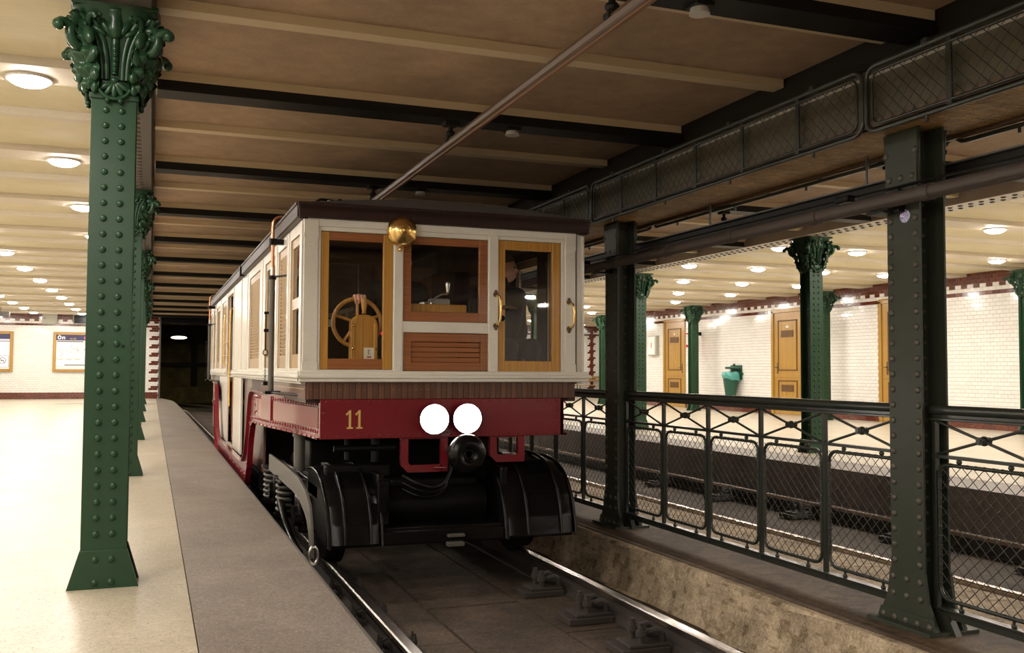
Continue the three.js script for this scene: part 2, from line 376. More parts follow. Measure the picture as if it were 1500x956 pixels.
// riveted girders over the two outer column rows
for (const [x, mat, rv] of [[-.20, M.girderGrey, M.girderGrey], [2 * XC + .20, M.creamPlate, M.darkRivet]]) {
  mesh('girder', [bx(x - .165, x + .165, 2.862, 2.876, Z_BACK, Z_END), bx(x - .15, x + .15, 2.876, 3.06, Z_BACK, Z_END)], mat, ceilingS, { label: 'riveted girder along a row of columns' });
  const list = []; const base = rivet(.029, .014, 10, '-y');
  for (let z = -3; z > -34; z -= .14) for (const o of [-.062, .062]) list.push(base.clone().translate(x + o, 2.862, z + o * .2));
  mesh('rivets', list, rv, ceilingS, { kind: 'stuff' });
}

// ---------------------------------------------------------------- tiled walls
const TW = .15, TH = .075, JO = .0025;
function tileGeo(w, h, d) { // bevelled tile face, front towards +z
  const b = .0022, x = w / 2, y = h / 2;
  const g = new THREE.BufferGeometry();
  const q = [[-x, -y, 0], [x, -y, 0], [x, y, 0], [-x, y, 0], [-x + b, -y + b, d], [x - b, -y + b, d], [x - b, y - b, d], [-x + b, y - b, d]];
  const f = [[4, 5, 6, 7], [0, 1, 5, 4], [1, 2, 6, 5], [2, 3, 7, 6], [3, 0, 4, 7]], p = [];
  for (const [a, c, e, h2] of f) for (const k of [a, c, e, a, e, h2]) p.push(...q[k]);
  g.setAttribute('position', new THREE.Float32BufferAttribute(p, 3)); g.computeVertexNormals(); return clean(g);
}
const tileFull = tileGeo(TW - JO, TH - JO, .008), tileHalf = tileGeo(TW / 2 - JO, TH - JO, .008);
const ROWS = 40;
// which colour a tile has: brown foot, white field, one brown stripe, white course with battlements, brown top
function tileBrown(row, col) {
  if (row < 3) return true;
  if (row === 34) return true;
  if (row < 36) return false;
  if (row === 36) return ((col % 2) + 2) % 2 === 0;
  return true;
}
// lay tiles along a wall; place(u, y) gives the matrix of a tile at u metres along; skip(u, y) leaves openings
function layTiles(wall, length, place, skip, own, quoinAt) {
  const bins = { w: [], wb: [], b: [], bb: [] }; let n = 0;
  for (let r = 0; r < ROWS; r++) {
    const off = r % 2 ? TW / 2 : 0, y = r * TH + TH / 2;
    for (let c = 0; c * TW - off < length; c++) {
      const u = c * TW - off + TW / 2;
      if (u < 0 || u > length || skip(u, y)) continue;
      let brown = tileBrown(r, c);
      if (quoinAt !== undefined && Math.abs(u - quoinAt) < .16 && r >= 3 && r < 34) brown = Math.floor(r / 2) % 2 === 0;
      const alt = rnd() < .35, key = brown ? (alt ? 'bb' : 'b') : (alt ? 'wb' : 'w');
      const m = place(u, y);
      if (own(u, y) && n < 300) {
        const t = new THREE.Mesh(tileFull, { w: M.tileWhite, wb: M.tileWhiteB, b: M.tileBrown, bb: M.tileBrownB }[key]);
        t.name = 'tile'; t.castShadow = t.receiveShadow = true; t.applyMatrix4(m); wall.add(t); n++;
      } else bins[key].push(tileFull.clone().applyMatrix4(m));
    }
  }
  const nm = { w: 'white_tiles', wb: 'white_tiles', b: 'brown_tiles', bb: 'brown_tiles' }, mt = { w: M.tileWhite, wb: M.tileWhiteB, b: M.tileBrown, bb: M.tileBrownB };
  for (const k of Object.keys(bins)) if (bins[k].length) mesh(nm[k], bins[k], mt[k], wall, { kind: 'stuff', keepUV: true });
}
// right wall, facing the tracks
const doors = [[-26.03, -24.86], [-20.52, -19.35], [-16.66, -15.49]];
const wallR = struct('wall_right', 'white glazed brick wall with brown battlement border behind the far platform', 'wall');
{
  const holes = [];
  mesh('backing', [bx(RW, RW + .25, -.1, 3.06, Z_BACK, -30.2)], M.grout, wallR);
  const place = (u, y) => new THREE.Matrix4().makeRotationY(-PI / 2).setPosition(RW, y, -8 - u);
  const inDoor = (z, y) => doors.some(([a, b]) => z > a - .06 && z < b + .06 && y < 2.62);
  layTiles(wallR, 22.2, place, (u, y) => inDoor(-8 - u, y), (u, y) => -8 - u > -14.75 && -8 - u < -13.15 && y > .78);
  mesh('cornice', [bx(RW - .05, RW, 3.0, 3.06, Z_BACK, -30.2)], M.beamDark, wallR);
}
// far end walls
const wallE = struct('wall_end', 'white glazed brick end wall of the near platform', 'wall');
{
  mesh('backing', [bx(LW - .3, .30, -.1, 3.06, Z_END, Z_END - .3)], M.grout, wallE);
  const place = (u, y) => new THREE.Matrix4().setPosition(LW + u, y, Z_END);
  layTiles(wallE, .25 - LW, place, () => false, () => false, .12 - LW);
  mesh('corner_trim', bx(.25, .31, 0, 3.06, Z_END + .02, Z_END - .3), M.greyPaint, wallE, { label: 'grey corner strip at the tunnel mouth' });
}
const wallF = struct('wall_far', 'white glazed brick end wall beyond the far platform', 'wall');
{
  mesh('backing', [bx(8.0, RW + 6, -.1, 3.06, Z_END, Z_END - .3)], M.grout, wallF);
  const place = (u, y) => new THREE.Matrix4().setPosition(8 + u, y, Z_END);
  layTiles(wallF, RW - 2, place, () => false, () => false, 9.5);
  mesh('corner_post', bx(17.42, 17.54, 0, 3.0, Z_END + .06, Z_END), M.tileBrownB, wallF);
}
const wallL = struct('wall_left', 'white wall along the near platform', 'wall');
mesh('backing', bx(LW - .3, LW, -.1, 3.06, Z_BACK, Z_END), M.tileWhiteB, wallL);
const wallB = struct('wall_back', 'white wall closing the station behind the viewer', 'wall');
mesh('backing', bx(LW - .3, -.2, -.7, 3.06, Z_BACK, Z_BACK + .3), M.tileWhiteB, wallB);
mesh('backing', bx(2 * XC + .2, RW + 7, -.7, 3.06, Z_BACK, Z_BACK + .3), M.tileWhiteB, wallB);
mesh('tunnel_end', bx(-.2, 2 * XC + .2, -.75, 3.06, Z_BACK, Z_BACK + .3), M.tunnelWall, wallB);
const wallP = struct('wall_passage', 'white wall of the passage beyond the far platform', 'wall');
mesh('backing', bx(RW + 6, RW + 6.3, -.1, 3.06, Z_BACK, Z_END), M.tileWhiteB, wallP);
// tunnel mouth beyond the near track
const tun = struct('wall_tunnel', 'dim yellowish tunnel wall beyond the platform end', 'wall');
mesh('backing', [bx(-3, 8, -.7, 3.06, -47, -47.3), bx(-3.3, -3, -.7, 3.06, Z_END, -47.3), bx(3.65, 8.0, -.7, 3.06, Z_END - .6, Z_END - .9), bx(3.65, 3.9, -.7, 3.06, Z_END, -47)], M.tunnelWall, tun);
mesh('header', bx(.3, 8.0, 2.72, 3.06, Z_END - .1, Z_END - .4), M.black, tun);
mesh('header', bx(-2.9, 3.6, 2.25, 3.0, -46.6, -46.95), M.beamDark, tun);
for (const x of [-.10, .35, 1.72, 3.0]) mesh('post', bx(x, x + (x > 1 ? .26 : .14), -.5, 2.4, -46.8, -46.99), x === .35 ? M.tunnelWall : M.black, tun);
mesh('cable_run', [bx(-3, 3.6, 1.18, 1.36, -46.75, -46.95)], M.black, tun);
mesh('plinth', [bx(-3, 3.6, -.5, .25, -46.6, -46.95)], M.tunnelWall, tun);

// ---------------------------------------------------------------- ceiling lamps
{
  const proto = thing('ceiling_lamp', '', 'lamp', [0, 0, 0], 'round ceiling lamps');
  mesh('rim', new THREE.TorusGeometry(.132, .010, 8, 28).rotateX(PI / 2).translate(0, -.008, 0), M.lampRim, proto);
  mesh('lamp_glass', new THREE.SphereGeometry(.130, 24, 8, 0, PI * 2, PI / 2, PI / 2).scale(1, .42, 1).translate(0, -.004, 0), M.lampGlow, proto);
  scene.remove(proto); used.set('ceiling_lamp', 0);
  const rowsL = [[-.77, 'row nearest the columns'], [-2.23, 'second row'], [-3.69, 'third row'], [-5.15, 'outer row']];
  const rowsR = [[8.78, 'row nearest the columns'], [10.2, 'second row'], [11.62, 'third row'], [13.05, 'row nearest the wall']];
  for (const [x, z, w] of [[16.4, -32.8, 'nearer'], [16.4, -35.4, 'farther'], [18.4, -34.1, 'outer']]) {  // lamps added to brighten the end wall beyond the far platform
    const o = copyOf(proto, [x, YP, z], `ceiling lamp added in the passage to brighten the far end wall, the ${w} one`, 'added lamps in the passage');
    const l = new THREE.RectAreaLight(LAMP_COLOUR, LAMP_NITS, .22, .22); l.name = 'light'; l.position.set(0, -.068, 0); l.rotation.x = -PI / 2; o.add(l);
  }
  for (const [rows, k0, side] of [[rowsL, -7, 'near'], [rowsR, -7, 'far']]) for (const [x, where] of rows) for (let k = k0, i = 0; k <= 11; k++, i++) {
    const z = -6.79 - 2.6 * k;
    if (z < -36) continue;
    if (k === (side === 'near' ? 0 : 1)) i = 0;
    const o = copyOf(proto, [x, YJ, z], k < (side === 'near' ? 0 : 1) ? `round ceiling lamp over the ${side} platform, out of frame behind the viewer` : `round ceiling lamp over the ${side} platform, ${ORD[i]} in the ${where}`, `round ceiling lamps over the ${side} platform`);
    const l = new THREE.RectAreaLight(LAMP_COLOUR, LAMP_NITS, .22, .22);
    l.name = 'light'; l.position.set(0, -.068, 0); l.rotation.x = -PI / 2; o.add(l);
  }
}
{
  const t = thing('tunnel_lamp', 'long oval lamp glowing in the dark tunnel', 'lamp', [1.05, 2.36, -42]);
  mesh('lamp_glass', new THREE.SphereGeometry(.32, 20, 10).scale(1, .2, .4), M.tunnelGlow, t);
  mesh('bracket', bx(-.02, .02, .06, .68, -.02, .02), M.black, t);
  const l = new THREE.RectAreaLight(lin(1, .88, .5), 110, .6, .2); l.position.set(0, -.09, 0); l.rotation.x = -PI / 2; l.name = 'light'; t.add(l);
}

// ---------------------------------------------------------------- cast-iron columns with leafy capitals
function capitalParts(root, y0, mat, full) {
  const cap = new THREE.Group(); cap.name = 'capital'; cap.position.y = y0; root.add(cap);
  // bell: rounded square that swells towards the top
  const bell = new ParametricGeometry((u, v, t) => {
    const a = u * PI * 2, y = v * .44, r = .100 + .040 * v + .070 * Math.pow(v, 3);
    const c = Math.cos(a), s = Math.sin(a), k = Math.pow(Math.abs(c) ** 5 + Math.abs(s) ** 5, -1 / 5);
    t.set(c * k * r, y, -s * k * r);
  }, 40, 10);
  bell.computeVertexNormals();
  mesh('bell', bell, mat, cap);
  mesh('abacus', [rbx(-.20, .20, .425, .45, -.20, .20, .006)], mat, cap);
  mesh('collar', [rbx(-.116, .116, -.012, .018, -.116, .116, .006)], mat, cap);
  for (let f = 0; f < 4; f++) {
    const A = new THREE.Matrix4().makeRotationY(f * PI / 2);
    const list = [];
    // curved ribs sweeping up and out to the corners
    for (const s of [-1, 1]) for (let k = 0; k < 3; k++)
      list.push(tube([[s * (.036 + k * .020), .085, .118], [s * (.040 + k * .022), .18, .130 - k * .002], [s * (.056 + k * .028), .27, .142], [s * (.088 + k * .036), .345, .162], [s * (.125 + k * .038), .385, .182]], .0165, 16, 7));
    const ribs = join(list).applyMatrix4(A);
    mesh('ribs', ribs, mat, cap);
    // scallop shell at the neck
    const sh = [];
    for (let k = -2; k <= 2; k++) sh.push(new THREE.SphereGeometry(1, 8, 8).scale(.017, .046, .016).translate(0, -.040, 0).rotateZ(k * .52).translate(0, .075, .122));
    sh.push(new THREE.SphereGeometry(.022, 10, 8).scale(1, .8, .8).translate(0, .08, .128));
    sh.push(tube([[-.078, .105, .122], [-.08, .055, .126], [-.05, .005, .128], [0, -.012, .128], [.05, .005, .128], [.08, .055, .126], [.078, .105, .122]], .010, 24, 6));
    for (const x of [-.03, .03]) sh.push(new THREE.SphereGeometry(.014, 8, 6).translate(x, -.020, .125));
    mesh('shell', join(sh).applyMatrix4(A), mat, cap);
    // stem of beads and the tulip above it
    const st = [bar([0, .11, .128], [0, .28, .140], .016, 8, .022)];
    for (let k = 0; k < 6; k++) st.push(new THREE.SphereGeometry(.0095, 7, 5).translate(0, .125 + k * .024, .146 + k * .0015));
    mesh('stem', join(st).applyMatrix4(A), mat, cap);
    const tl = new THREE.LatheGeometry([[.012, 0], [.034, .012], [.044, .05], [.040, .09], [.050, .125], [.058, .14], [.045, .142]].map(p => new THREE.Vector2(...p)), 14);
    const tp = [tl.translate(0, .28, .150)];
    for (const s of [-1, 1]) {
      tp.push(new THREE.SphereGeometry(1, 8, 8).scale(.020, .055, .016).rotateZ(-s * .5).translate(s * .050, .345, .165));
      tp.push(new THREE.SphereGeometry(1, 8, 8).scale(.016, .040, .016).rotateZ(-s * 1.0).translate(s * .075, .315, .160));
      tp.push(new THREE.SphereGeometry(.018, 8, 6).translate(s * .072, .39, .172));
    }
    mesh('tulip', join(tp).applyMatrix4(A), mat, cap);
    // corner: acanthus leaf, scroll and curling tip
    const B = new THREE.Matrix4().makeRotationY(f * PI / 2 + PI / 4);
    const lf = new ParametricGeometry((u, v, t) => {
      const w = (.078 * Math.sin(PI * Math.min(1, v * .80 + .16)) + .010) * (1 + .16 * Math.sin(v * 30)), y = .030 + v * .345, o = .140 + .035 * Math.sin(v * PI) + .085 * v * v;
      const x = (u - .5) * 2;
      t.set(x * w, y, o + .030 * (1 - x * x) + .014 * Math.sin(v * 30) * (1 - .6 * Math.abs(x)) - .012 * Math.cos(x * 9));
    }, 14, 34);
    lf.computeVertexNormals();
    mesh('leaf', lf.applyMatrix4(B), mat, cap);
    const sp = [];
    for (let k = 0; k <= 22; k++) { const a = -1.7 + k / 22 * 7.0, r = .070 * (1 - k / 22 * .74); sp.push([0, .290 + r * Math.sin(a), .235 + r * Math.cos(a) * .85]); }
    const sc = [tube(sp, .024, 44, 8), new THREE.SphereGeometry(.030, 10, 8).translate(0, .290, .235)];
    sc.push(tube([[0, .290, .255], [0, .312, .300], [0, .314, .330], [0, .300, .350]], .023, 14, 8), new THREE.SphereGeometry(.028, 10, 8).translate(0, .293, .352));
    for (const s of [-1, 1]) {
      sc.push(new THREE.SphereGeometry(1, 10, 8).scale(.032, .050, .026).rotateZ(s * .4).translate(s * .052, .275, .222));
      sc.push(new THREE.SphereGeometry(1, 10, 8).scale(.030, .046, .024).rotateZ(-s * .5).translate(s * .056, .185, .196));
      sc.push(new THREE.SphereGeometry(1, 10, 8).scale(.026, .040, .022).rotateZ(s * .3).translate(s * .048, .100, .176));
      sc.push(new THREE.SphereGeometry(1, 10, 8).scale(.020, .030, .018).translate(s * .030, .040, .158));
      sc.push(tube([[s * .030, .33, .205], [s * .060, .365, .225], [s * .085, .375, .225], [s * .095, .355, .215]], .017, 10, 6));
    }
    mesh('scroll', join(sc).applyMatrix4(B), mat, cap);
  }
  return cap;
}
// an outer-row column: front and back plate, web between them, splayed foot; base at y = 0
function makeColumn(name, separateRivets) {
  const t = thing(name, '', 'column');
  const mat = M.green;
  for (const s of [1, -1]) {
    mesh('flange_plate', rbx(-.105, .105, .16, 2.46, s > 0 ? .085 : -.105, s > 0 ? .105 : -.085, .003), mat, t);
    mesh('foot_plate', plateXY([[-.163, 0], [.163, 0], [.108, .185], [-.108, .185]], s > 0 ? .086 : -.116, s > 0 ? .116 : -.086, [], .002), mat, t);
  }
  mesh('web', [bx(-.055, .055, 0, 2.46, -.088, .088), bx(-.095, -.055, 0, 2.46, .072, .088), bx(.055, .095, 0, 2.46, .072, .088), bx(-.095, -.055, 0, 2.46, -.088, -.072), bx(.055, .095, 0, 2.46, -.088, -.072)], mat, t);
  const rv = rivet(.0175, .0125, separateRivets ? 14 : 7, 'z'), sv = rivet(.011, .008, 6, 'x'), list = [];
  for (let k = 0; k < 30; k++) for (const x of [-.037, .037]) {
    const y = .262 + k * .0775; if (y > 2.40) continue;
    if (separateRivets) { const m = new THREE.Mesh(rv, mat); m.name = 'rivet'; m.position.set(x, y, .105); m.castShadow = m.receiveShadow = true; t.add(m); }
    else list.push(rv.clone().translate(x, y, .105));
  }
  for (const y of [.14, .03]) for (const x of [-.037, .037]) { if (separateRivets) { const m = new THREE.Mesh(rv, mat); m.name = 'rivet'; m.position.set(x, y, .116); m.castShadow = m.receiveShadow = true; t.add(m); } else list.push(rv.clone().translate(x, y, .116)); }
  const side = [];
  for (let k = 0; k < 44; k++) for (const s of [1, -1]) { const y = .30 + k * .048; side.push((s > 0 ? sv : rivet(.011, .008, 6, '-x')).clone().translate(s * .055, y, .0)); }
  if (list.length) mesh('rivets', list, mat, t, { kind: 'stuff' });
  mesh('side_rivets', side, mat, t, { kind: 'stuff' });
  capitalParts(t, 2.42, mat, separateRivets);
  return t;
}
const colA = makeColumn('iron_column', true);
colA.position.set(-.20, 0, -5.24);
colA.userData = { label: 'big green riveted iron column standing nearest the camera on the near platform', category: 'column', group: 'green columns of the near platform' };
const colProto = makeColumn('iron_column', false);
scene.remove(colProto); used.set('iron_column', 1);
for (let k = 1; k < 6; k++) copyOf(colProto, [-.205 - .012 * k, 0, -5.24 - 5.2 * k], `green iron column of the near platform, ${ORD[k]} in the row`, 'green columns of the near platform');
for (let k = 0; k < 5; k++) copyOf(colProto, [[8.27, 8.44, 8.5, 8.55, 8.6][k], 0, -10.62 - 5.2 * k], `green column at the far platform edge with leafy capital, ${ORD[k]} in view from the right`, 'green columns at the far platform edge');
for (let k = 0; k < 5; k++) copyOf(colProto, [14.3 - .2 * k, 0, -12.5 - 5.2 * k], `green column close to the right-hand tiled wall, ${ORD[k]} from the right`, 'green columns along the right-hand wall');
// small dark socket on the nearest column
mesh('bolt_hole', bar([.068, 1.18, .10], [.068, 1.18, .107], .008, 12), M.black, colA);

// middle columns between the tracks: plain riveted H-section, flanges towards the tracks
const KY = -.312;
function makeMiddle(separate) {
  const t = thing('track_column', '', 'column');
  const m = M.greenDimmed, TOP = 2.74;
  for (const s of [-1, 1]) {
    mesh('flange_plate', rbx(s > 0 ? .077 : -.091, s > 0 ? .091 : -.077, .24, TOP, -.123, .123, .002), m, t);
    mesh('foot_plate', [plateZY([[-.225, 0], [.225, 0], [.150, .15], [.126, .30], [-.126, .30], [-.150, .15]], s > 0 ? .078 : -.098, s > 0 ? .098 : -.078, [], .002), plateZY([[-.225, 0], [.225, 0], [.195, .075], [-.195, .075]], s > 0 ? .090 : -.106, s > 0 ? .106 : -.090, [], .002)], m, t);
    mesh('head_plate', plateZY([[-.118, 2.33], [.118, 2.33], [.118, 2.55], [.13, 2.72], [-.13, 2.72], [-.118, 2.55]], s > 0 ? .092 : -.104, s > 0 ? .104 : -.092, [], .002), m, t);
  }
  mesh('web', [bx(-.078, .078, 0, TOP, -.007, .007), bx(-.078, -.066, 0, TOP, -.07, .07), bx(.066, .078, 0, TOP, -.07, .07)], m, t);
  mesh('base_plate', rbx(-.17, .17, -.01, .02, -.235, .235, .004), m, t);
  const list = [], g = rivet(.019, .013, separate ? 12 : 7, '-x'), gx = rivet(.019, .013, 7, 'x'), gz = rivet(.013, .009, 6, 'z');
  const put = (x, y, z) => { if (separate && x < 0) { const r = new THREE.Mesh(g, M.rustRivet); r.name = 'rivet'; r.position.set(x, y, z); r.castShadow = r.receiveShadow = true; t.add(r); } else list.push((x < 0 ? g : gx).clone().translate(x, y, z)); };
  for (const s of [-1, 1]) {
    for (let k = 0; k < 24; k++) { const y = .345 + k * .0856; if (y < 2.30) for (const z of [-.093, .093]) put(s * .091, y, z); }
    for (const y of [.255, .165]) for (const z of [-.10, 0, .10]) put(s * .098, y, z);
    for (const z of [-.17, -.085, 0, .085, .17]) put(s * .106, .035, z);
    for (const y of [2.38, 2.46]) for (const z of [-.085, 0, .085]) put(s * .104, y, z);
    for (const z of [-.11, .11]) put(s * .104, 2.60, z);
  }
  for (let k = 0; k < 24; k++) for (const s of [-1, 1]) list.push(gz.clone().translate(s * .045, .35 + k * .0856, .007));
  mesh('rivets', list, M.rustRivet, t, { kind: 'stuff' });
  return t;
}
const MZ = [-4.205, -7.82, -11.44, -15.06, -18.7, -22.3];
const midA = makeMiddle(true); midA.position.set(XC, KY, MZ[0]);
midA.userData = { label: 'riveted green steel column between the tracks, greyed for weaker light, with a round sticker high up', category: 'column', group: 'steel columns between the tracks' };
const midP = makeMiddle(false); scene.remove(midP); used.set('track_column', 1);
copyOf(midP, [XC, KY, MZ[1]], 'dark steel column between the tracks just right of the train', 'steel columns between the tracks');
for (let k = 2; k < 6; k++) copyOf(midP, [XC, KY, MZ[k]], `dark steel column between the tracks hidden behind the train, ${ORD[k]} in the row`, 'steel columns between the tracks');
copyOf(midP, [XC, KY, MZ[0] + 3.62], 'steel column between the tracks beside the viewer, out of frame', 'steel columns between the tracks');
// round sticker on the near middle column
{
  const c = document.createElement('canvas'); c.width = c.height = 128; const x = c.getContext('2d');
  x.fillStyle = '#e9e6f6'; x.fillRect(0, 0, 128, 128);
  for (let i = 0; i < 420; i++) { x.fillStyle = ['#3a3cae', '#5b55c8', '#c9c3ee', '#1f2a86', '#ffffff', '#8d7fd6', '#7a4fa8'][Math.floor(rnd() * 7)]; x.fillRect(rnd() * 124, rnd() * 124, 3 + rnd() * 6, 3 + rnd() * 6); }
  const t = new THREE.CanvasTexture(c); t.colorSpace = THREE.SRGBColorSpace;
  const s = thing('sticker', 'small round blue and white sticker on the right-hand steel column', 'sticker', [XC - .0925, 1.935, MZ[0] + .018]);
  mesh('disc', new THREE.CylinderGeometry(.037, .037, .003, 28).rotateZ(PI / 2), new THREE.MeshStandardMaterial({ map: t, roughness: .4 }), s, { keepUV: true });
}

// ---------------------------------------------------------------- railing between the tracks
function railingBay(z0, z1, label, n = 5) { // z0 nearer, z1 farther
  const L = Math.abs(z0 - z1), t = thing("railing", label, 'railing', [XC, KY, (z0 + z1) / 2], 'railing between the tracks');
  const h = L / 2, Y = (y) => y - KY, m = M.railing;
  mesh('handrail', bar([0, Y(.868), -h], [0, Y(.868), h], .027, 14), m, t);
  mesh('rail_strip', rbx(-.030, .030, Y(.812), Y(.826), -h, h, .003), m, t);
  mesh('rail_strip', rbx(-.008, .008, Y(.826), Y(.85), -h, h, .002), m, t);
  mesh('middle_rail', rbx(-.016, .016, Y(.611), Y(.630), -h, h, .003), m, t);
  mesh('bottom_rail', [rbx(-.026, .026, Y(-.190), Y(-.178), -h, h, .002), rbx(-.006, .006, Y(-.232), Y(-.178), -h, h, .002)], m, t);
  const w = L / n;
  for (let i = 0; i <= n; i++) {
    const z = -h + i * w, e = i === 0 ? .015 : i === n ? -.015 : 0;
    mesh('post', rbx(-.014, .014, (i === 0 || i === n) ? .0 : Y(-.22), Y(.815), z + e - .013, z + e + .013, .003), m, t);
  }
  for (const s of [-1, 1]) mesh('foot_bracket', plateZY([[s * (h - .03), 0], [s * (h - .16), 0], [s * (h - .10), .10], [s * (h - .03), .10]].slice(0), -.02, .02), m, t);
  for (let i = 0; i < n; i++) {
    const zc = -h + (i + .5) * w, a = w / 2 - .03;
    for (const s of [-1, 1]) mesh('brace', bar([s * .008, Y(.632), zc - s * a], [s * .008, Y(.810), zc + s * a], .0082, 7), m, t);
    mesh('boss', [bar([-.034, Y(.721), zc], [.034, Y(.721), zc], .021, 14), bar([-.040, Y(.721), zc], [.040, Y(.721), zc], .013, 12), new THREE.SphereGeometry(.026, 14, 10).translate(0, Y(.721), zc)], m, t);
    const pw = w - .075, p0 = Y(-.135), p1 = Y(.578), ph = p1 - p0;
    const f = mesh('mesh_frame', frameTubeZY(pw, ph, .065, .0115).translate(0, (p0 + p1) / 2, zc), m, t);
    mesh('wire_mesh', wireMeshZY(pw, ph, .074, .071, .0026).translate(0, (p0 + p1) / 2, zc), m, f, { kind: 'stuff' });
    const ties = [];
    for (let k = 0; k < 9; k++) for (const y of [p0, p1]) ties.push(new THREE.SphereGeometry(.0145, 6, 5).scale(1, .9, .7).translate(0, y, zc - pw / 2 + .08 + k * (pw - .16) / 8));
    for (let k = 0; k < 12; k++) for (const s of [-1, 1]) ties.push(new THREE.SphereGeometry(.0145, 6, 5).scale(1, .7, .9).translate(0, p0 + .08 + k * (ph - .16) / 11, zc + s * pw / 2));
    mesh('ties', ties, m, f, { kind: 'stuff' });
    for (const s of [-1, 1]) for (const y of [[Y(.590), Y(.612)], [Y(-.18), Y(-.145)]]) mesh('lug', [bar([0, y[0], zc + s * pw * .27], [0, y[1], zc + s * pw * .27], .008, 7), new THREE.SphereGeometry(.015, 8, 6).translate(0, y[0] + .010, zc + s * pw * .27)], m, t);
  }
  return t;
}
railingBay(-4.10, -.70, 'wire mesh railing right of the stickered steel column, cut by the frame');
railingBay(-7.71, -4.32, 'long wire mesh railing between the two steel columns right of the train');
railingBay(-11.33, -7.93, 'wire mesh railing showing between the train and the dark steel column');
railingBay(-14.95, -11.55, 'wire mesh railing behind the train');

// ---------------------------------------------------------------- overhead cable duct with wire screens
const duct = thing('cable_duct', 'long boxed cable duct with a stained board underside above the middle columns', 'duct', [XC, 2.43, 0]);
mesh('side_board', bx(-.275, -.255, 0, .33, 3, -36), M.duct, duct);
mesh('side_board', bx(.255, .275, 0, .33, 3, -36), M.duct, duct);
mesh('top_board', bx(-.275, .275, .32, .335, 3, -36), M.beamDark, duct);

mesh('under_board', [bx(-.285, -.03, -.012, .01, 3, -36), bx(-.02, .285, -.004, .012, 3, -36)], M.ductUnder, duct, { label: 'stained pale board' });
mesh('edge_angle', [bx(-.305, -.275, -.03, -.02, 3, -36), bx(-.305, -.297, -.03, .02, 3, -36)], M.contact, duct);
mesh('edge_angle', [bx(.275, .305, -.03, -.02, 3, -36), bx(.297, .305, -.03, .02, 3, -36)], M.contact, duct);
mesh('side_strip', [bx(-.282, -.275, .27, .285, 3, -36), bx(.275, .282, .27, .285, 3, -36)], M.creamPlate, duct);
function screenBay(x, z0, z1, label) {
  const L = z0 - z1, zc = (z0 + z1) / 2, t = thing('wire_screen', label, 'screen', [x, 2.385, zc], 'wire screens on the cable duct'), m = M.railing, H = .36;
  mesh('outer_frame', frameTubeZY(L - .03, H, .07, .014).translate(0, H / 2, 0), m, t);
  mesh('inner_frame', frameTubeZY(L - .12, H - .07, .05, .008).translate(0, H / 2, 0), m, t);
  const n = 6;
  for (let i = 1; i < n; i++) mesh('upright', rbx(-.006, .006, .0, H, -L / 2 + i * L / n - .018, -L / 2 + i * L / n + .018, .002), m, t);
  mesh('wire_mesh', wireMeshZY(L - .12, H - .07, .078, .078, .0026).translate(0, H / 2, 0), m, t, { kind: 'stuff' });
  for (let i = 0; i < 4; i++) mesh('clip', [rbx(-.016, .036, H - .005, H + .03, -L / 2 + (i + .5) * L / 4 - .02, -L / 2 + (i + .5) * L / 4 + .02, .004), bar([0, -.04, -L / 2 + (i + .5) * L / 4], [0, .01, -L / 2 + (i + .5) * L / 4], .010, 7)], m, t);
}
const SZ = [2.62, -.62, -4.24, -7.78, -11.44, -15.06, -18.7, -22.3];
for (let i = 1; i < SZ.length - 1; i++) {
  const w = ['right of the stickered column', 'left of the stickered column', 'beside the train roof', 'behind the train roof', 'far behind the train', 'farthest behind the train'][i - 1];
  screenBay(XC - .315, SZ[i], SZ[i + 1], `rounded wire screen on the train side of the duct, ${w}`);
  screenBay(XC + .315, SZ[i], SZ[i + 1], `rounded wire screen on the far side of the duct, ${w}`);
}
// I-beam and rods below the duct
{
  const t = thing('support_beam', 'dark steel beam running under the cable duct past the middle columns', 'beam', [XC + .20, 2.145, 0]);
  mesh('web', bx(-.008, .008, 0, .092, 3, -34), M.beamDark, t);
  mesh('flange', bx(-.05, .05, 0, .010, 3, -34), M.beamDark, t);
  mesh('flange', bx(-.05, .05, .082, .092, 3, -34), M.greyPaint, t);
  for (let z = -1.2; z > -20; z -= 1.81) mesh('hanger_rod', bar([0, .09, z], [0, .275, z], .010, 7), M.greyPaint, t);
}
{
  const t = thing('wrapped_pipe', 'thick brown wrapped pipe along the middle columns below the duct', 'pipe', [XC - .190, 2.016, 0]);
  mesh('pipe', bar([0, 0, 2.5], [0, 0, -34], .040, 18), M.pipe, t);
  let i = 0;
  for (let z = -.3; z > -22; z -= .905, i++) mesh('collar', [bar([0, 0, z + .035], [0, 0, z - .035], .0445, 18)], M.pipe, t);
  for (const z of MZ) mesh('bracket', [rbx(-.02, .10, -.062, -.045, z - .16, z - .02, .004), rbx(.05, .10, -.06, .07, z - .03, z + .02, .004)], M.beamDark, t);
  for (const z of MZ) mesh('valve', rbx(-.03, .04, .045, .085, z - .42, z - .30, .012), M.black, t);
}
{
  const t = thing('conduit', 'thin cable conduit running just above the wrapped pipe', 'conduit', [XC - .12, 2.10, 0]);
  mesh('cable', bar([0, 0, 2.5], [0, 0, -30], .007, 7), M.black, t);
}
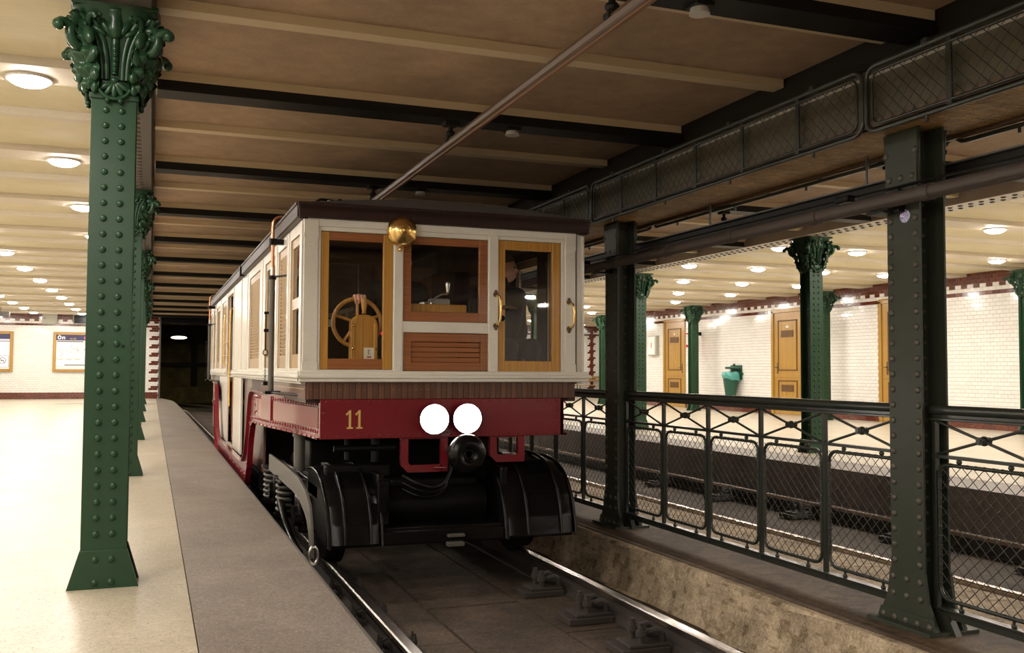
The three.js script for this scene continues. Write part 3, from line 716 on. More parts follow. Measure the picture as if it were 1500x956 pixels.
// overhead contact bar above the train's track
function contactBar(x, label) {
  const t = thing('contact_bar', label, 'rail', [x, 2.70, 0], 'overhead contact bars');
  const p = [[-.022, .030], [-.026, .012], [-.020, -.012], [-.007, -.020], [-.010, -.030], [.010, -.030], [.007, -.020], [.020, -.012], [.026, .012], [.022, .030]];
  mesh('bar', plateXY(p, -34, 3), M.contact, t);
  mesh('wear_strip', plateXY([[-.010, -.040], [.010, -.040], [.010, -.030], [-.010, -.030]], -34, 3), M.wearStrip, t, { label: 'worn copper contact strip' });
  for (let k = -3; k <= 10; k++) {
    const z = -6.5 - 2.6 * k - .09;
    if (z > 3) continue;
    mesh('hanger', [rbx(-.05, .05, .13, .165, -.05 + z, .05 + z, .006), bar([0, .03, z], [0, .15, z], .018, 8), new THREE.SphereGeometry(.036, 12, 8).scale(1, .7, 1).translate(0, .075, z), rbx(-.034, .034, .015, .045, z - .03, z + .03, .004)], M.beamDark, t);
  }
}
contactBar(1.99, 'brown overhead contact bar hung along the ceiling above the train');
contactBar(2 * XC - 1.99, 'overhead contact bar above the empty track');
for (let k = -1; k <= 2; k++) {
  const z = -6.5 - 2.6 * k - .10;
  const t = thing('ceiling_insulator', `small round pale fitting under the ${ORD[k + 1]} dark cross beam, right of the contact bar`, 'fitting', [2.47, 2.858, z], 'round fittings under cross beams');
  mesh('bracket', rbx(-.05, .05, -.02, 0, -.06, .06, .004), M.beamDark, t);
  mesh('disc', bar([0, -.05, 0], [0, -.02, 0], .052, 18, .045), M.creamPlate, t);
}

// ---------------------------------------------------------------- the old underground car
const TX = 2.005, TZ = -6.62, CY = -.33;      // middle of the car, its front face, rail level
const car = thing('railcar', 'historic cream and red underground car number 11 with wooden window frames', 'train', [TX, CY, TZ]);
const CL = 10.66;                              // length
function cp(name, geometry, material, parent = car, extra) { // a part given in station coordinates
  let g = Array.isArray(geometry) ? join(geometry) : clean(geometry);
  metreUV(g); g.translate(-TX, -CY, -TZ);
  return mesh(name, g, material, parent, { ...(extra || {}), keepUV: true });
}
const SX = .965, RX = 2 * TX - SX;             // left and right side planes
// front wall: cream framework with four openings
cp('front_frame', plateXY(rect(.962, 2.986, 1.0, 2.11), TZ - .055, TZ, [rect(1.078, 1.588, 1.070, 2.026), rect(1.660, 2.296, 1.415, 2.022), rect(1.664, 2.310, 1.062, 1.336), rect(2.376, 2.880, 1.055, 2.030)], .005), M.white);
for (const [x0, x1] of [[.957, 1.06], [2.905, 2.992]]) {
  cp('corner_post', [rbx(x0, x1, 1.0, 2.10, TZ - .045, TZ + .010, .008), rbx(x0 - .004, x1 + .004, 1.0, 1.12, TZ - .045, TZ + .014, .006)], M.white);
  cp('corner_scallop', [new THREE.CylinderGeometry((x1 - x0) / 2, (x1 - x0) / 2, .016, 20).rotateX(PI / 2).translate((x0 + x1) / 2, 1.99, TZ + .010), rbx(x0, x1, 1.99, 2.10, TZ, TZ + .017, .006)], M.white);
}
for (const [x0, x1] of [[1.592, 1.655], [2.300, 2.372]]) cp('mullion', [rbx(x0, x1, 1.05, 2.08, TZ - .03, TZ + .008, .006), rbx(x0 + .012, x1 - .012, 1.0, 1.10, TZ - .03, TZ + .012, .006), new THREE.CylinderGeometry((x1 - x0) / 2.2, (x1 - x0) / 2.2, .012, 18).rotateX(PI / 2).translate((x0 + x1) / 2, 1.995, TZ + .008)], M.white);
cp('top_rail', rbx(.955, 2.994, 2.055, 2.108, TZ - .03, TZ + .014, .006), M.white);
// framed windows: stiles, rails and pane
function sash(name, x0, x1, y0, y1, gx0, gx1, gy0, gy1, stileM, railM, glassy = true) {
  const f = new THREE.Group(); f.name = name; car.add(f);
  const za = TZ - .048, zb = TZ - .014;
  cp('stile', rbx(x0, gx0, y0, y1, za, zb, .004), stileM, f); cp('stile', rbx(gx1, x1, y0, y1, za, zb, .004), stileM, f);
  cp('rail', rbx(gx0, gx1, gy1, y1, za, zb - .002, .004), railM, f); cp('rail', rbx(gx0, gx1, y0, gy0, za, zb - .002, .004), railM, f);
  if (glassy) cp('pane', bx(gx0 - .005, gx1 + .005, gy0 - .005, gy1 + .005, TZ - .034, TZ - .032), M.glass, f);
  return f;
}
sash('front_window', 1.080, 1.586, 1.072, 2.024, 1.136, 1.519, 1.146, 1.966, M.amber, M.redwood);
sash('front_window', 1.662, 2.294, 1.417, 2.020, 1.720, 2.232, 1.487, 1.967, M.redwood, M.redwood);
sash('front_door', 2.378, 2.878, 1.057, 2.028, 2.434, 2.811, 1.140, 1.962, M.amber, M.amber);
{
  const f = sash('front_panel', 1.666, 2.308, 1.064, 1.334, 1.724, 2.246, 1.125, 1.272, M.redwood, M.redwood, false);
  for (let k = 0; k < 4; k++) cp('plank', rbx(1.724, 2.246, 1.126 + k * .0365, 1.126 + (k + 1) * .0365 - .003, TZ - .046, TZ - .030, .004), M.redwood, f);
}
// stepped ledge round the body
const ledge = (z0, z1, side) => [[0, 1.032, 1.062, .030], [1, 1.010, 1.036, .045], [2, .985, 1.014, .030]].map(([k, a, b, o]) => side < 0 ? rbx(SX - o, SX + .02, a, b, z1, z0, .008) : rbx(RX - .02, RX + o, a, b, z1, z0, .008));
cp('ledge', [[1.032, 1.062, .030], [1.010, 1.036, .046], [.985, 1.014, .030]].map(([a, b, o]) => rbx(SX - o, RX + o + .02, a, b, TZ - .04, TZ + o, .008)), M.white);
for (const s of [-1, 1]) { cp('ledge', ledge(TZ + .02, -12.5, s), M.white); cp('ledge', ledge(-13.46, TZ - CL, s), M.white); }
// teak slats with brass pins below the ledge
{
  const a = .998, b = 2.980, n = 48, w = (b - a) / n, pins = [];
  for (let i = 0; i < n; i++) { cp('slat', rbx(a + i * w + .0012, a + (i + 1) * w - .0012, .866, .988, TZ - .03, TZ - .008, .003), i % 2 ? M.teak : M.teakB); pins.push(new THREE.SphereGeometry(.0040, 6, 5).translate(a + (i + .5) * w, .930, TZ - .008)); }
  cp('pins', pins, M.brass, car, { kind: 'stuff' });
  const sl = [], ps = [];
  for (const x of [.998, 2.980]) for (let k = 0; k < 70; k++) { const z = TZ - .02 - k * .041; if (z < -9.45) break; sl.push(bx(x - .012, x + .012, .866, .988, z - .039, z)); }
  cp('side_slats', sl, M.teakB, car, { kind: 'stuff' });
  for (const x of [.984, 2.994]) cp('side_strip', bx(x - .003, x + .003, .932, .938, -9.4, TZ - .02), M.brass);
}
// red front beam
cp('front_beam', rbx(1.087, 2.880, .590, .866, TZ - .06, TZ - .012, .006), M.red);
{
  const g = rivet(.0085, .006, 8, 'z'), l = [];
  for (let i = 0; i < 24; i++) for (const y of [.848, .612]) l.push(g.clone().translate(1.13 + i * .0745, y, TZ - .012));
  for (const y of [.70, .77]) for (const x of [1.115, 2.855]) l.push(g.clone().translate(x, y, TZ - .012));
  cp('beam_rivets', l, M.red, car, { kind: 'stuff' });
}
const serif = await new FontLoader().loadAsync('fonts/droid/droid_serif_bold.typeface.json');
{
  const mk = (x) => { const g = new TextGeometry('1', { font: serif, size: .128, depth: .003, curveSegments: 6 }); g.computeBoundingBox(); const b = g.boundingBox; g.translate(-b.min.x, -b.min.y, 0); g.scale(.050 / (b.max.x - b.min.x), .128 / (b.max.y - b.min.y), 1); return g.translate(x, .662, TZ - .0125); };
  cp('digit', mk(1.266), M.gold, car, { label: 'gold figure 1' }); cp('digit', mk(1.332), M.gold, car, { label: 'gold figure 1' });
}
// twin headlamps
for (const [x, y] of [[1.879, .724], [2.123, .726]]) {
  const h = new THREE.Group(); h.name = 'headlamp'; car.add(h);
  cp('housing', [new THREE.LatheGeometry([[.03, -.06], [.085, -.05], [.106, -.01], [.109, .022], [.107, .028], [.104, .026], [.103, -.01]].map(p => new THREE.Vector2(...p)), 28).rotateX(PI / 2).translate(x, y, TZ + .04)], M.blackGloss, h);
  cp('lens', new THREE.SphereGeometry(.106, 32, 8, 0, PI * 2, 0, PI / 2).scale(1, .22, 1).rotateX(PI / 2).translate(x, y, TZ + .062), M.headGlow, h, { label: 'glowing lens' });
  const l = new THREE.SpotLight(HEAD_COLOUR, 1.2, 0, 1.1, .9, 2); l.name = 'beam'; l.position.set(x - TX, y - CY, .12); l.target.position.set(x - TX, y - CY - .6, 4); l.castShadow = true; h.add(l); h.add(l.target);
}
for (const y of [.66, .79]) cp('lamp_bracket', tube([[1.98, y, TZ - .01], [1.972, y - .012, TZ + .02], [1.98, y - .03, TZ + .02], [2.0, y - .035, TZ - .01]], .006, 12, 6), M.redwood);
// brass gong with its bracket
{
  const g = new THREE.Group(); g.name = 'gong'; car.add(g);
  const prof = [[0, .062], [.014, .062], [.020, .050], [.030, .046], [.050, .040], [.080, .022], [.100, .0], [.108, -.022], [.110, -.034], [.102, -.034], [.09, -.005], [0, .03]];
  cp('dish', new THREE.LatheGeometry(prof.map(p => new THREE.Vector2(...p)), 40).rotateX(PI / 2).translate(1.634, 2.042, TZ + .085), M.brass, g);
  cp('rings', [new THREE.TorusGeometry(.040, .0035, 6, 28).translate(1.634, 2.042, TZ + .129), new THREE.TorusGeometry(.024, .004, 6, 24).translate(1.634, 2.042, TZ + .134)], M.brass, g);
  cp('stalk', bar([1.634, 2.042, TZ], [1.634, 2.042, TZ + .11], .012, 10), M.brass, g);
  cp('striker', [bar([1.622, 1.915, TZ], [1.622, 1.915, TZ + .05], .012, 10), new THREE.SphereGeometry(.017, 10, 8).translate(1.622, 1.915, TZ + .05), bar([1.622, 1.915, TZ + .04], [1.64, 1.96, TZ + .05], .006, 6)], M.brass, g);
}
// grab handles and door fittings
for (const [x, y0, y1] of [[2.352, 1.385, 1.635], [2.937, 1.375, 1.595]]) {
  const h = new THREE.Group(); h.name = 'grab_handle'; car.add(h);
  cp('grip', tube([[x, y0 + .02, TZ + .012], [x + .015, y0 + .03, TZ + .05], [x + .02, (y0 + y1) / 2, TZ + .06], [x + .015, y1 - .03, TZ + .05], [x, y1 - .02, TZ + .012]], .0095, 24, 8), M.brass, h);
  for (const y of [y0 + .01, y1 - .01]) cp('rosette', [bar([x, y, TZ], [x, y, TZ + .018], .020, 14), new THREE.SphereGeometry(.013, 10, 6).translate(x, y + (y > 1.5 ? .02 : -.02), TZ + .012)], M.contact, h);
}
cp('door_handle', [bar([2.405, 1.530, TZ - .02], [2.405, 1.530, TZ + .05], .011, 10), tube([[2.405, 1.530, TZ + .05], [2.44, 1.530, TZ + .058], [2.50, 1.522, TZ + .05]], .009, 12, 8), new THREE.SphereGeometry(.016, 10, 8).translate(2.405, 1.53, TZ + .045)], M.contact);
cp('lock', [bar([2.402, 1.452, TZ - .02], [2.402, 1.452, TZ + .012], .022, 14)], M.black);
// roof: dark fascia with a lip, low arched roof
{
  const f = [], zE = TZ - CL;
  f.push(rbx(SX - .045, RX + .045, 2.108, 2.195, TZ - .03, TZ + .045, .006));
  f.push(rbx(SX - .055, RX + .055, 2.190, 2.212, TZ - .03, TZ + .055, .006));
  for (const s of [-1, 1]) { const x = s < 0 ? SX - .045 : RX + .045; f.push(rbx(x - .012, x + .012, 2.108, 2.195, zE, TZ + .03, .006), rbx(x - .022, x + .022, 2.190, 2.212, zE, TZ + .03, .006), rbx(s < 0 ? SX - .04 : RX - .02, s < 0 ? SX + .02 : RX + .04, 2.10, 2.118, zE, TZ + .02, .004)); }
  f.push(rbx(SX - .045, RX + .045, 2.108, 2.195, zE - .03, zE + .03, .006));
  cp('fascia', f, M.fascia);
  cp('fascia_joint', [rbx(SX - .075, SX - .02, 2.09, 2.215, -11.02, -10.90, .004)], M.black);
  const arc = []; for (let i = 0; i <= 16; i++) { const a = i / 16; arc.push([SX - .05 + a * (RX - SX + .10), 2.205 + .075 * Math.sin(a * PI)]); } arc.push([RX + .05, 2.16], [SX - .05, 2.16]);
  cp('roof', plateXY(arc, zE, TZ + .045), M.roof);
  cp('inner_ceiling', bx(SX, RX, 2.085, 2.12, zE, TZ - .05), M.interior);
}
// roof gear: resistor bank, springs and cable
{
  const y = 2.275, z = TZ - .75;
  cp('roof_frame', [rbx(1.42, 2.62, y + .055, y + .075, z - .05, z + .0, .004), rbx(1.42, 2.62, y + .02, y + .03, z + .05, z + .09, .004), rbx(1.42, 1.46, y - .06, y + .07, z - .05, z, .004), rbx(2.58, 2.62, y - .06, y + .07, z - .05, z, .004), rbx(2.0, 2.04, y - .06, y + .07, z - .05, z, .004)], M.black);
  for (const [a, b] of [[1.46, 1.74], [2.12, 2.46]]) { const p = []; for (let i = 0; i <= 120; i++) p.push([a + (b - a) * i / 120, y + .02 + .020 * Math.cos(i * .94), z + .07 + .020 * Math.sin(i * .94)]); cp('spring', tube(p, .0035, 300, 5), M.steel); }
  cp('roof_tube', bar([1.80, y + .025, z + .06], [2.06, y + .025, z + .06], .020, 12), M.boxGrey);
  cp('roof_cable', tube([[1.06, 2.22, TZ - .2], [1.12, 2.30, TZ - .35], [1.28, 2.325, TZ - .55], [1.44, 2.31, TZ - .7], [1.60, 2.345, TZ - .75]], .010, 24, 7), M.black);
  cp('roof_cable', tube([[1.20, 2.23, TZ - .15], [1.26, 2.30, TZ - .3], [1.36, 2.27, TZ - .5], [1.44, 2.28, TZ - .65]], .009, 24, 7), M.black);
  for (const x of [1.18, 1.26, 1.34]) cp('insulator', [bar([x, 2.215, TZ - .3], [x, 2.29, TZ - .3], .014, 8)], M.boxGrey);
  cp('bow_base', [rbx(1.50, 2.50, 2.24, 2.30, -9.2, -8.0, .02), bar([1.6, 2.30, -8.1], [1.7, 2.62, -9.6], .02, 8), bar([2.4, 2.30, -8.1], [2.3, 2.62, -9.6], .02, 8), bar([1.5, 2.64, -9.6], [2.5, 2.64, -9.6], .018, 8)], M.black);
}
// side walls; openings as [near z, far z]
const cabWins = [[-6.72, -7.22], [-7.42, -7.95], [-8.16, -8.92], [-9.36, -10.40]];
const backWins = cabWins.map(([a, b]) => [2 * (TZ - CL / 2) - b, 2 * (TZ - CL / 2) - a]);
for (const s of [-1, 1]) {
  const x0 = s < 0 ? SX - .012 : RX - .028, x1 = s < 0 ? SX + .028 : RX + .012;
  const wl = [...cabWins, ...backWins];
  const holes = wl.map(([a, b]) => rect(b, a, 1.075, 2.02)); holes.push(rect(-13.44, -12.42, .98, 2.04));
  cp('side_wall', plateZY(rect(TZ - CL, TZ - .02, .97, 2.11), x0, x1, holes, .004), M.white, car, { label: 'cream side framework' });
  const xo = s < 0 ? SX - .012 : RX + .012;
  { // dark inner lining between the windows
    const xi0 = s < 0 ? SX + .028 : RX - .040, xi1 = s < 0 ? SX + .040 : RX - .028;
    for (const [a, b] of [[-6.68, -6.72], [-7.22, -7.42], [-7.95, -8.16], [-8.92, -9.36]]) cp('inner_post', bx(xi0, xi1, .87, 2.09, b, a), M.interior);
    cp('inner_rail', bx(xi0, xi1, .87, 1.075, -10.4, -6.70), M.interior); cp('inner_rail', bx(xi0, xi1, 2.02, 2.09, -10.4, -6.70), M.interior);
  }
  for (const zz of [-6.66, -7.32, -8.05, -9.14, -10.6, -11.3, -12.37, -13.47, -14.76, -15.85, -16.58]) cp('side_pilaster', [rbx(xo - .010, xo + .010, 1.06, 2.09, zz - .045, zz + .045, .006)], M.white);
  wl.forEach(([a, b], i) => {
    const kind = [0, 1, 0, 1][i % 4], f = new THREE.Group(); f.name = kind ? 'shutter' : 'side_window'; car.add(f);
    const xa = s < 0 ? SX : RX - .022, xb = s < 0 ? SX + .022 : RX;
    const w = .052, y0 = 1.078, y1 = 2.017;
    cp('stile', rbx(xa, xb, y0, y1, a - w, a - .002, .003), M.tan, f); cp('stile', rbx(xa, xb, y0, y1, b + .002, b + w, .003), M.tan, f);
    cp('rail', rbx(xa, xb, y1 - .065, y1, b + w, a - w, .003), M.tan, f); cp('rail', rbx(xa, xb, y0, y0 + .10, b + w, a - w, .003), M.tan, f);
    if (kind && s < 0) for (let k = 0; k < 26; k++) { const y = y0 + .105 + k * .0297; cp('louvre', bx(-.004, .004, -.017, .017, b + w, a - w).rotateZ(.5).translate((xa + xb) / 2, y + .014, 0), M.tan, f); }
    else { if (i % 4 === 0 && s < 0) cp('rail', rbx(xa - .004, xb, 1.50, 1.58, b + w, a - w, .003), M.tan, f); cp('pane', bx((xa + xb) / 2 - .001, (xa + xb) / 2 + .001, y0 + .09, y1 - .05, b + w, a - w), M.glass, f); }
  });
  // lower body between the dropped frames, and the doorway with its steps
  const lx0 = s < 0 ? SX - .004 : RX - .02, lx1 = s < 0 ? SX + .02 : RX + .004;
  cp('lower_panel', [rbx(lx0, lx1, .10, .985, -12.42, -11.35, .004), rbx(lx0 - .004, lx1 + .004, .12, .96, -12.30, -11.47, .006)], M.white);
  cp('lower_panel', [rbx(lx0, lx1, .10, .985, -14.95, -13.46, .004)], M.white);
  for (const [za, zb] of [[-11.35, -9.3], [-17.2, -14.9]]) cp('inner_panel', rbx(lx0 + (s < 0 ? .04 : -.04), lx1 + (s < 0 ? .04 : -.04), .10, .985, za, zb, .004), M.teak);
  const d = new THREE.Group(); d.name = 'entrance_door'; car.add(d);
  const dx = s < 0 ? SX + .07 : RX - .07;
  cp('leaf', [rbx(dx - .015, dx + .015, .12, 2.04, -13.42, -12.44, .006)], M.orange, d);
  cp('leaf_frame', [rbx(dx - .024, dx + .024, .12, 2.04, -12.52, -12.43, .004), rbx(dx - .024, dx + .024, .9, 1.02, -13.15, -12.44, .004)], M.tan, d);
  cp('door_rivets', [0, 1, 2, 3, 4].map(k => rivet(.012, .008, 8, s < 0 ? '-x' : 'x').translate(dx + s * .024, .20 + k * .10, -12.475)), M.brass, d, { kind: 'stuff' });
  cp('grab_rail', [tube([[s < 0 ? SX - .03 : RX + .03, .62, -12.46], [s < 0 ? SX - .05 : RX + .05, .70, -12.46], [s < 0 ? SX - .05 : RX + .05, 1.75, -12.46], [s < 0 ? SX - .02 : RX + .02, 1.80, -12.46]], .011, 30, 8)], M.brass);
  cp('grab_rail', [tube([[s < 0 ? SX - .02 : RX + .02, 1.12, -13.50], [s < 0 ? SX - .05 : RX + .05, 1.20, -13.50], [s < 0 ? SX - .05 : RX + .05, 1.75, -13.50], [s < 0 ? SX - .02 : RX + .02, 1.80, -13.50]], .011, 30, 8), bar([s < 0 ? SX - .05 : RX + .05, 1.42, -13.50], [s < 0 ? SX - .05 : RX + .05, 1.42, -12.46], .007, 8), bar([s < 0 ? SX - .05 : RX + .05, 1.25, -13.50], [s < 0 ? SX - .05 : RX + .05, 1.25, -12.46], .007, 8)], M.brass);
  cp('step', rbx(s < 0 ? SX - .03 : RX - .22, s < 0 ? SX + .22 : RX + .03, .06, .10, -13.46, -12.40, .006), M.boxGrey);
  // red dropped frame: high over the bogies, low between them
  const F = -6.65, zm = TZ - CL / 2;
  const half = [[F, .866], [-9.10, .880], [-9.30, .865], [-9.42, .80], [-9.62, .44], [-9.84, .24], [-10.05, .155], [-10.35, .13]];
  const low = [[-9.98, -.10], [-9.66, -.04], [-9.42, .16], [-9.30, .40], [-9.16, .545], [-8.95, .595], [-8.0, .590], [F, .590]];
  // the outer plate flares from the beam end to the full width
  const flare = (z) => { const d = Math.min(1, Math.max(0, (F - z) / 2.3), Math.max(0, (z - (2 * zm - F)) / 2.3)); return 1.098 - .205 * d * d * (3 - 2 * d); };
  const place = (g) => { const p = g.attributes.position; for (let i = 0; i < p.count; i++) { const x = flare(p.getZ(i)) + p.getX(i); p.setX(i, s < 0 ? x : 2 * TX - x); } g.computeVertexNormals(); return g; };
  { // cut the plate into narrow upright strips so that it can follow the flare
    const top = [...half], bot = [...low].reverse();
    const at = (L, z) => { for (let i = 1; i < L.length; i++) if (z <= L[i - 1][0] && z >= L[i][0]) { const u = (z - L[i - 1][0]) / (L[i][0] - L[i - 1][0] || 1); return L[i - 1][1] + u * (L[i][1] - L[i - 1][1]); } return L[L.length - 1][1]; };
    const N = 90, zs = []; for (let i = 0; i <= N; i++) zs.push(F + (-10.4 - F) * i / N);
    const prof = zs.map(z => [z, at(top, Math.max(z, -10.35)), z < -9.98 ? -.10 : at(bot, z)]); prof.push([zm, .13, -.10]);
    const full = [...prof, ...prof.slice(0, -1).reverse().map(([z, a, b]) => [2 * zm - z, a, b])];
    const pos = [], quad = (a, b, c, d) => pos.push(...a, ...b, ...c, ...a, ...c, ...d), th = .022;
    for (let i = 0; i < full.length - 1; i++) {
      const [z0, a0, b0] = full[i], [z1, a1, b1] = full[i + 1];
      quad([0, b0, z0], [0, b1, z1], [0, a1, z1], [0, a0, z0]); quad([th, b0, z0], [th, a0, z0], [th, a1, z1], [th, b1, z1]);
      quad([0, a0, z0], [0, a1, z1], [th, a1, z1], [th, a0, z0]); quad([0, b0, z0], [th, b0, z0], [th, b1, z1], [0, b1, z1]);
      // rolled lips along both edges
      for (const [e0, e1, sg] of [[a0, a1, -1], [b0, b1, 1]]) { quad([-.030, e0, z0], [-.030, e1, z1], [.004, e1, z1], [.004, e0, z0]); quad([-.030, e0 + sg * .012, z0], [.004, e0 + sg * .012, z0], [.004, e1 + sg * .012, z1], [-.030, e1 + sg * .012, z1]); quad([-.030, e0, z0], [-.030, e0 + sg * .012, z0], [-.030, e1 + sg * .012, z1], [-.030, e1, z1]); }
    }
    const g = new THREE.BufferGeometry(); g.setAttribute('position', new THREE.Float32BufferAttribute(pos, 3)); g.computeVertexNormals();
    cp('side_frame', place(g), M.red, car, { label: 'glossy red riveted side frame that drops low between the bogies' });
    const R = [], rg = rivet(.014, .010, 8, '-x'), rs = rivet(.011, .008, 7, '-x');
    for (let i = 0; i < 34; i++) { const z = F - .05 - i * .076; if (z < -9.1) break; R.push(rg.clone().translate(0, .826, z), rg.clone().translate(0, .635, z)); if (i % 2 === 0 && i < 30) R.push(rs.clone().translate(-.030, .60, z)); }
    for (const [z, y] of [[-6.70, .70], [-6.70, .77], [-8.3, .70], [-8.3, .78], [-8.42, .70], [-8.42, .78], [-7.75, .70], [-8.9, .70], [-9.0, .75], [-9.02, .68], [-9.20, .77], [-9.33, .62], [-9.42, .48], [-9.55, .32], [-9.72, .15], [-9.95, .03], [-10.3, .02], [-10.8, .02], [-11.3, .02], [-11.8, .02], [-9.48, .56]]) R.push(rg.clone().translate(0, y, z));
    const rvg = join(R); cp('frame_rivets', place(rvg), M.red, car, { kind: 'stuff' });
    const g2 = join([bx(-.010, 0, .660, .806, -8.10, -6.72), bx(-.014, 0, .645, .845, -8.55, -8.18)]);
    cp('frame_panel', place(g2), M.red);
  }
}
// floors, bulkhead and rear end
cp('cab_floor', [bx(SX + .03, RX - .03, .84, .87, -10.6, TZ - .05), bx(SX + .03, RX - .03, .06, .10, -14.4, -10.6), bx(SX + .03, RX - .03, .84, .87, TZ - CL, -14.4), bx(SX + .03, RX - .03, .1, .87, -10.62, -10.58)], M.interior);
cp('bulkhead', plateXY(rect(SX + .03, RX - .03, .87, 2.09), -8.03, -7.98, [rect(1.30, 1.62, 1.5, 1.95)]), M.interior);
cp('bulkhead_panel', [rbx(1.75, 2.25, 1.45, 1.95, -7.98, -7.965, .004), rbx(1.05, 1.25, .95, 1.9, -7.98, -7.965, .004)], M.teak);
cp('rear_wall', bx(SX, RX, .87, 2.10, TZ - CL, TZ - CL + .04), M.white);
cp('under_frame', [bx(1.15, 2.86, .62, .84, -9.1, TZ - .06), bx(1.15, 2.86, .62, .84, TZ - CL, -14.8), bx(1.0, 3.0, -.08, .06, -14.4, -9.6)], M.black);
// driver's desk, brake stand, hand wheel and controller
{
  const w = new THREE.Group(); w.name = 'hand_wheel'; car.add(w);
  const cx = 1.381, cy = 1.408, cz = -6.86, R = .172;
  cp('rim', new THREE.TorusGeometry(R, .0155, 12, 40).translate(cx, cy, cz), M.amber, w);
  for (let k = 0; k < 5; k++) { const a = k / 5 * PI * 2 + PI / 2; cp('spoke', bar([cx + .03 * Math.cos(a), cy + .03 * Math.sin(a), cz + .01], [cx + R * Math.cos(a), cy + R * Math.sin(a), cz], .012, 8), M.amber, w); }
  cp('hub', bar([cx, cy, cz - .05], [cx, cy, cz + .05], .035, 14), M.amber, w);
  cp('handle_grip', new THREE.LatheGeometry([[0, 0], [.017, .0], [.015, .02], [.020, .05], [.023, .085], [.016, .11], [0, .115]].map(p => new THREE.Vector2(...p)), 14).translate(cx + .035, 1.47, cz + .075), M.amber, w);
  const st = new THREE.Group(); st.name = 'brake_stand'; car.add(st);
  const sh = []; for (let i = 0; i <= 14; i++) { const a = i / 14 * PI; sh.push([1.42 + .095 * Math.cos(a), 1.40 + .065 * Math.sin(a)]); } sh.push([1.325, .87], [1.515, .87]);
  cp('case', plateXY(sh, cz - .02, cz + .07, [], .006), M.amber, st);
  cp('case_rib', [rbx(1.325, 1.350, .90, 1.40, cz + .065, cz + .085, .004), rbx(1.490, 1.515, .90, 1.40, cz + .065, cz + .085, .004)], M.amber, st);
  cp('case_screws', [[1.337, 1.22], [1.337, 1.385], [1.502, 1.22]].map(([x, y]) => rivet(.010, .008, 8, 'z').translate(x, y, cz + .085)), M.brass, st, { kind: 'stuff' });
  const c = document.createElement('canvas'); c.width = 64; c.height = 64; const q = c.getContext('2d'); q.fillStyle = '#ece3cf'; q.fillRect(0, 0, 64, 64); q.fillStyle = '#2a241d'; q.font = '34px serif'; q.fillText('E', 22, 36); q.fillStyle = '#b9473a'; q.fillRect(20, 46, 26, 8);
  const tx = new THREE.CanvasTexture(c); tx.colorSpace = THREE.SRGBColorSpace;
  mesh('notice', new THREE.PlaneGeometry(.074, .085).translate(1.455 - TX, 1.185 - CY, cz + .0725 - TZ), new THREE.MeshStandardMaterial({ map: tx, roughness: .7 }), st, { keepUV: true, label: 'small white card' });
  cp('desk', [rbx(1.715, 2.19, 1.42, 1.555, -7.25, -6.80, .010), rbx(1.75, 2.15, .87, 1.42, -7.2, -6.9, .01)], M.amber);
  cp('desk_case', rbx(2.20, 2.33, .87, 1.50, -7.2, -6.85, .01), M.black);
  const ct = new THREE.Group(); ct.name = 'controller'; car.add(ct);
  cp('lever', [tube([[1.87, 1.555, -6.95], [1.88, 1.575, -6.95], [1.95, 1.578, -6.95], [2.0, 1.62, -6.95], [2.05, 1.642, -6.95], [2.085, 1.642, -6.95]], .0085, 24, 8), bar([1.89, 1.545, -6.95], [1.89, 1.575, -6.95], .02, 12), bar([1.955, 1.545, -6.95], [1.955, 1.575, -6.95], .011, 12)], M.steel, ct);
  cp('knob', new THREE.LatheGeometry([[0, 0], [.016, 0], [.012, .02], [.018, .05], [.021, .08], [.012, .095], [0, .097]].map(p => new THREE.Vector2(...p)), 14).translate(2.085, 1.645, -6.95), M.steel, ct);
  cp('gauge', [bar([2.06, 1.555, -7.05], [2.06, 1.575, -7.05], .03, 14), rbx(1.98, 2.15, 1.555, 1.62, -7.15, -7.08, .02)], M.boxGrey, ct);
  cp('signal_light', new THREE.SphereGeometry(.012, 10, 8).translate(1.545, 1.33, -6.78), M.redDot);
  for (const x of [1.15, 1.19]) cp('cab_bracket', rbx(x, x + .02, 1.38, 1.42, -7.0, -6.9, .004), M.boxGrey);
  cp('cab_rail', rbx(1.12, 1.30, 1.418, 1.45, -7.30, -7.26, .006), M.boxGrey);
}
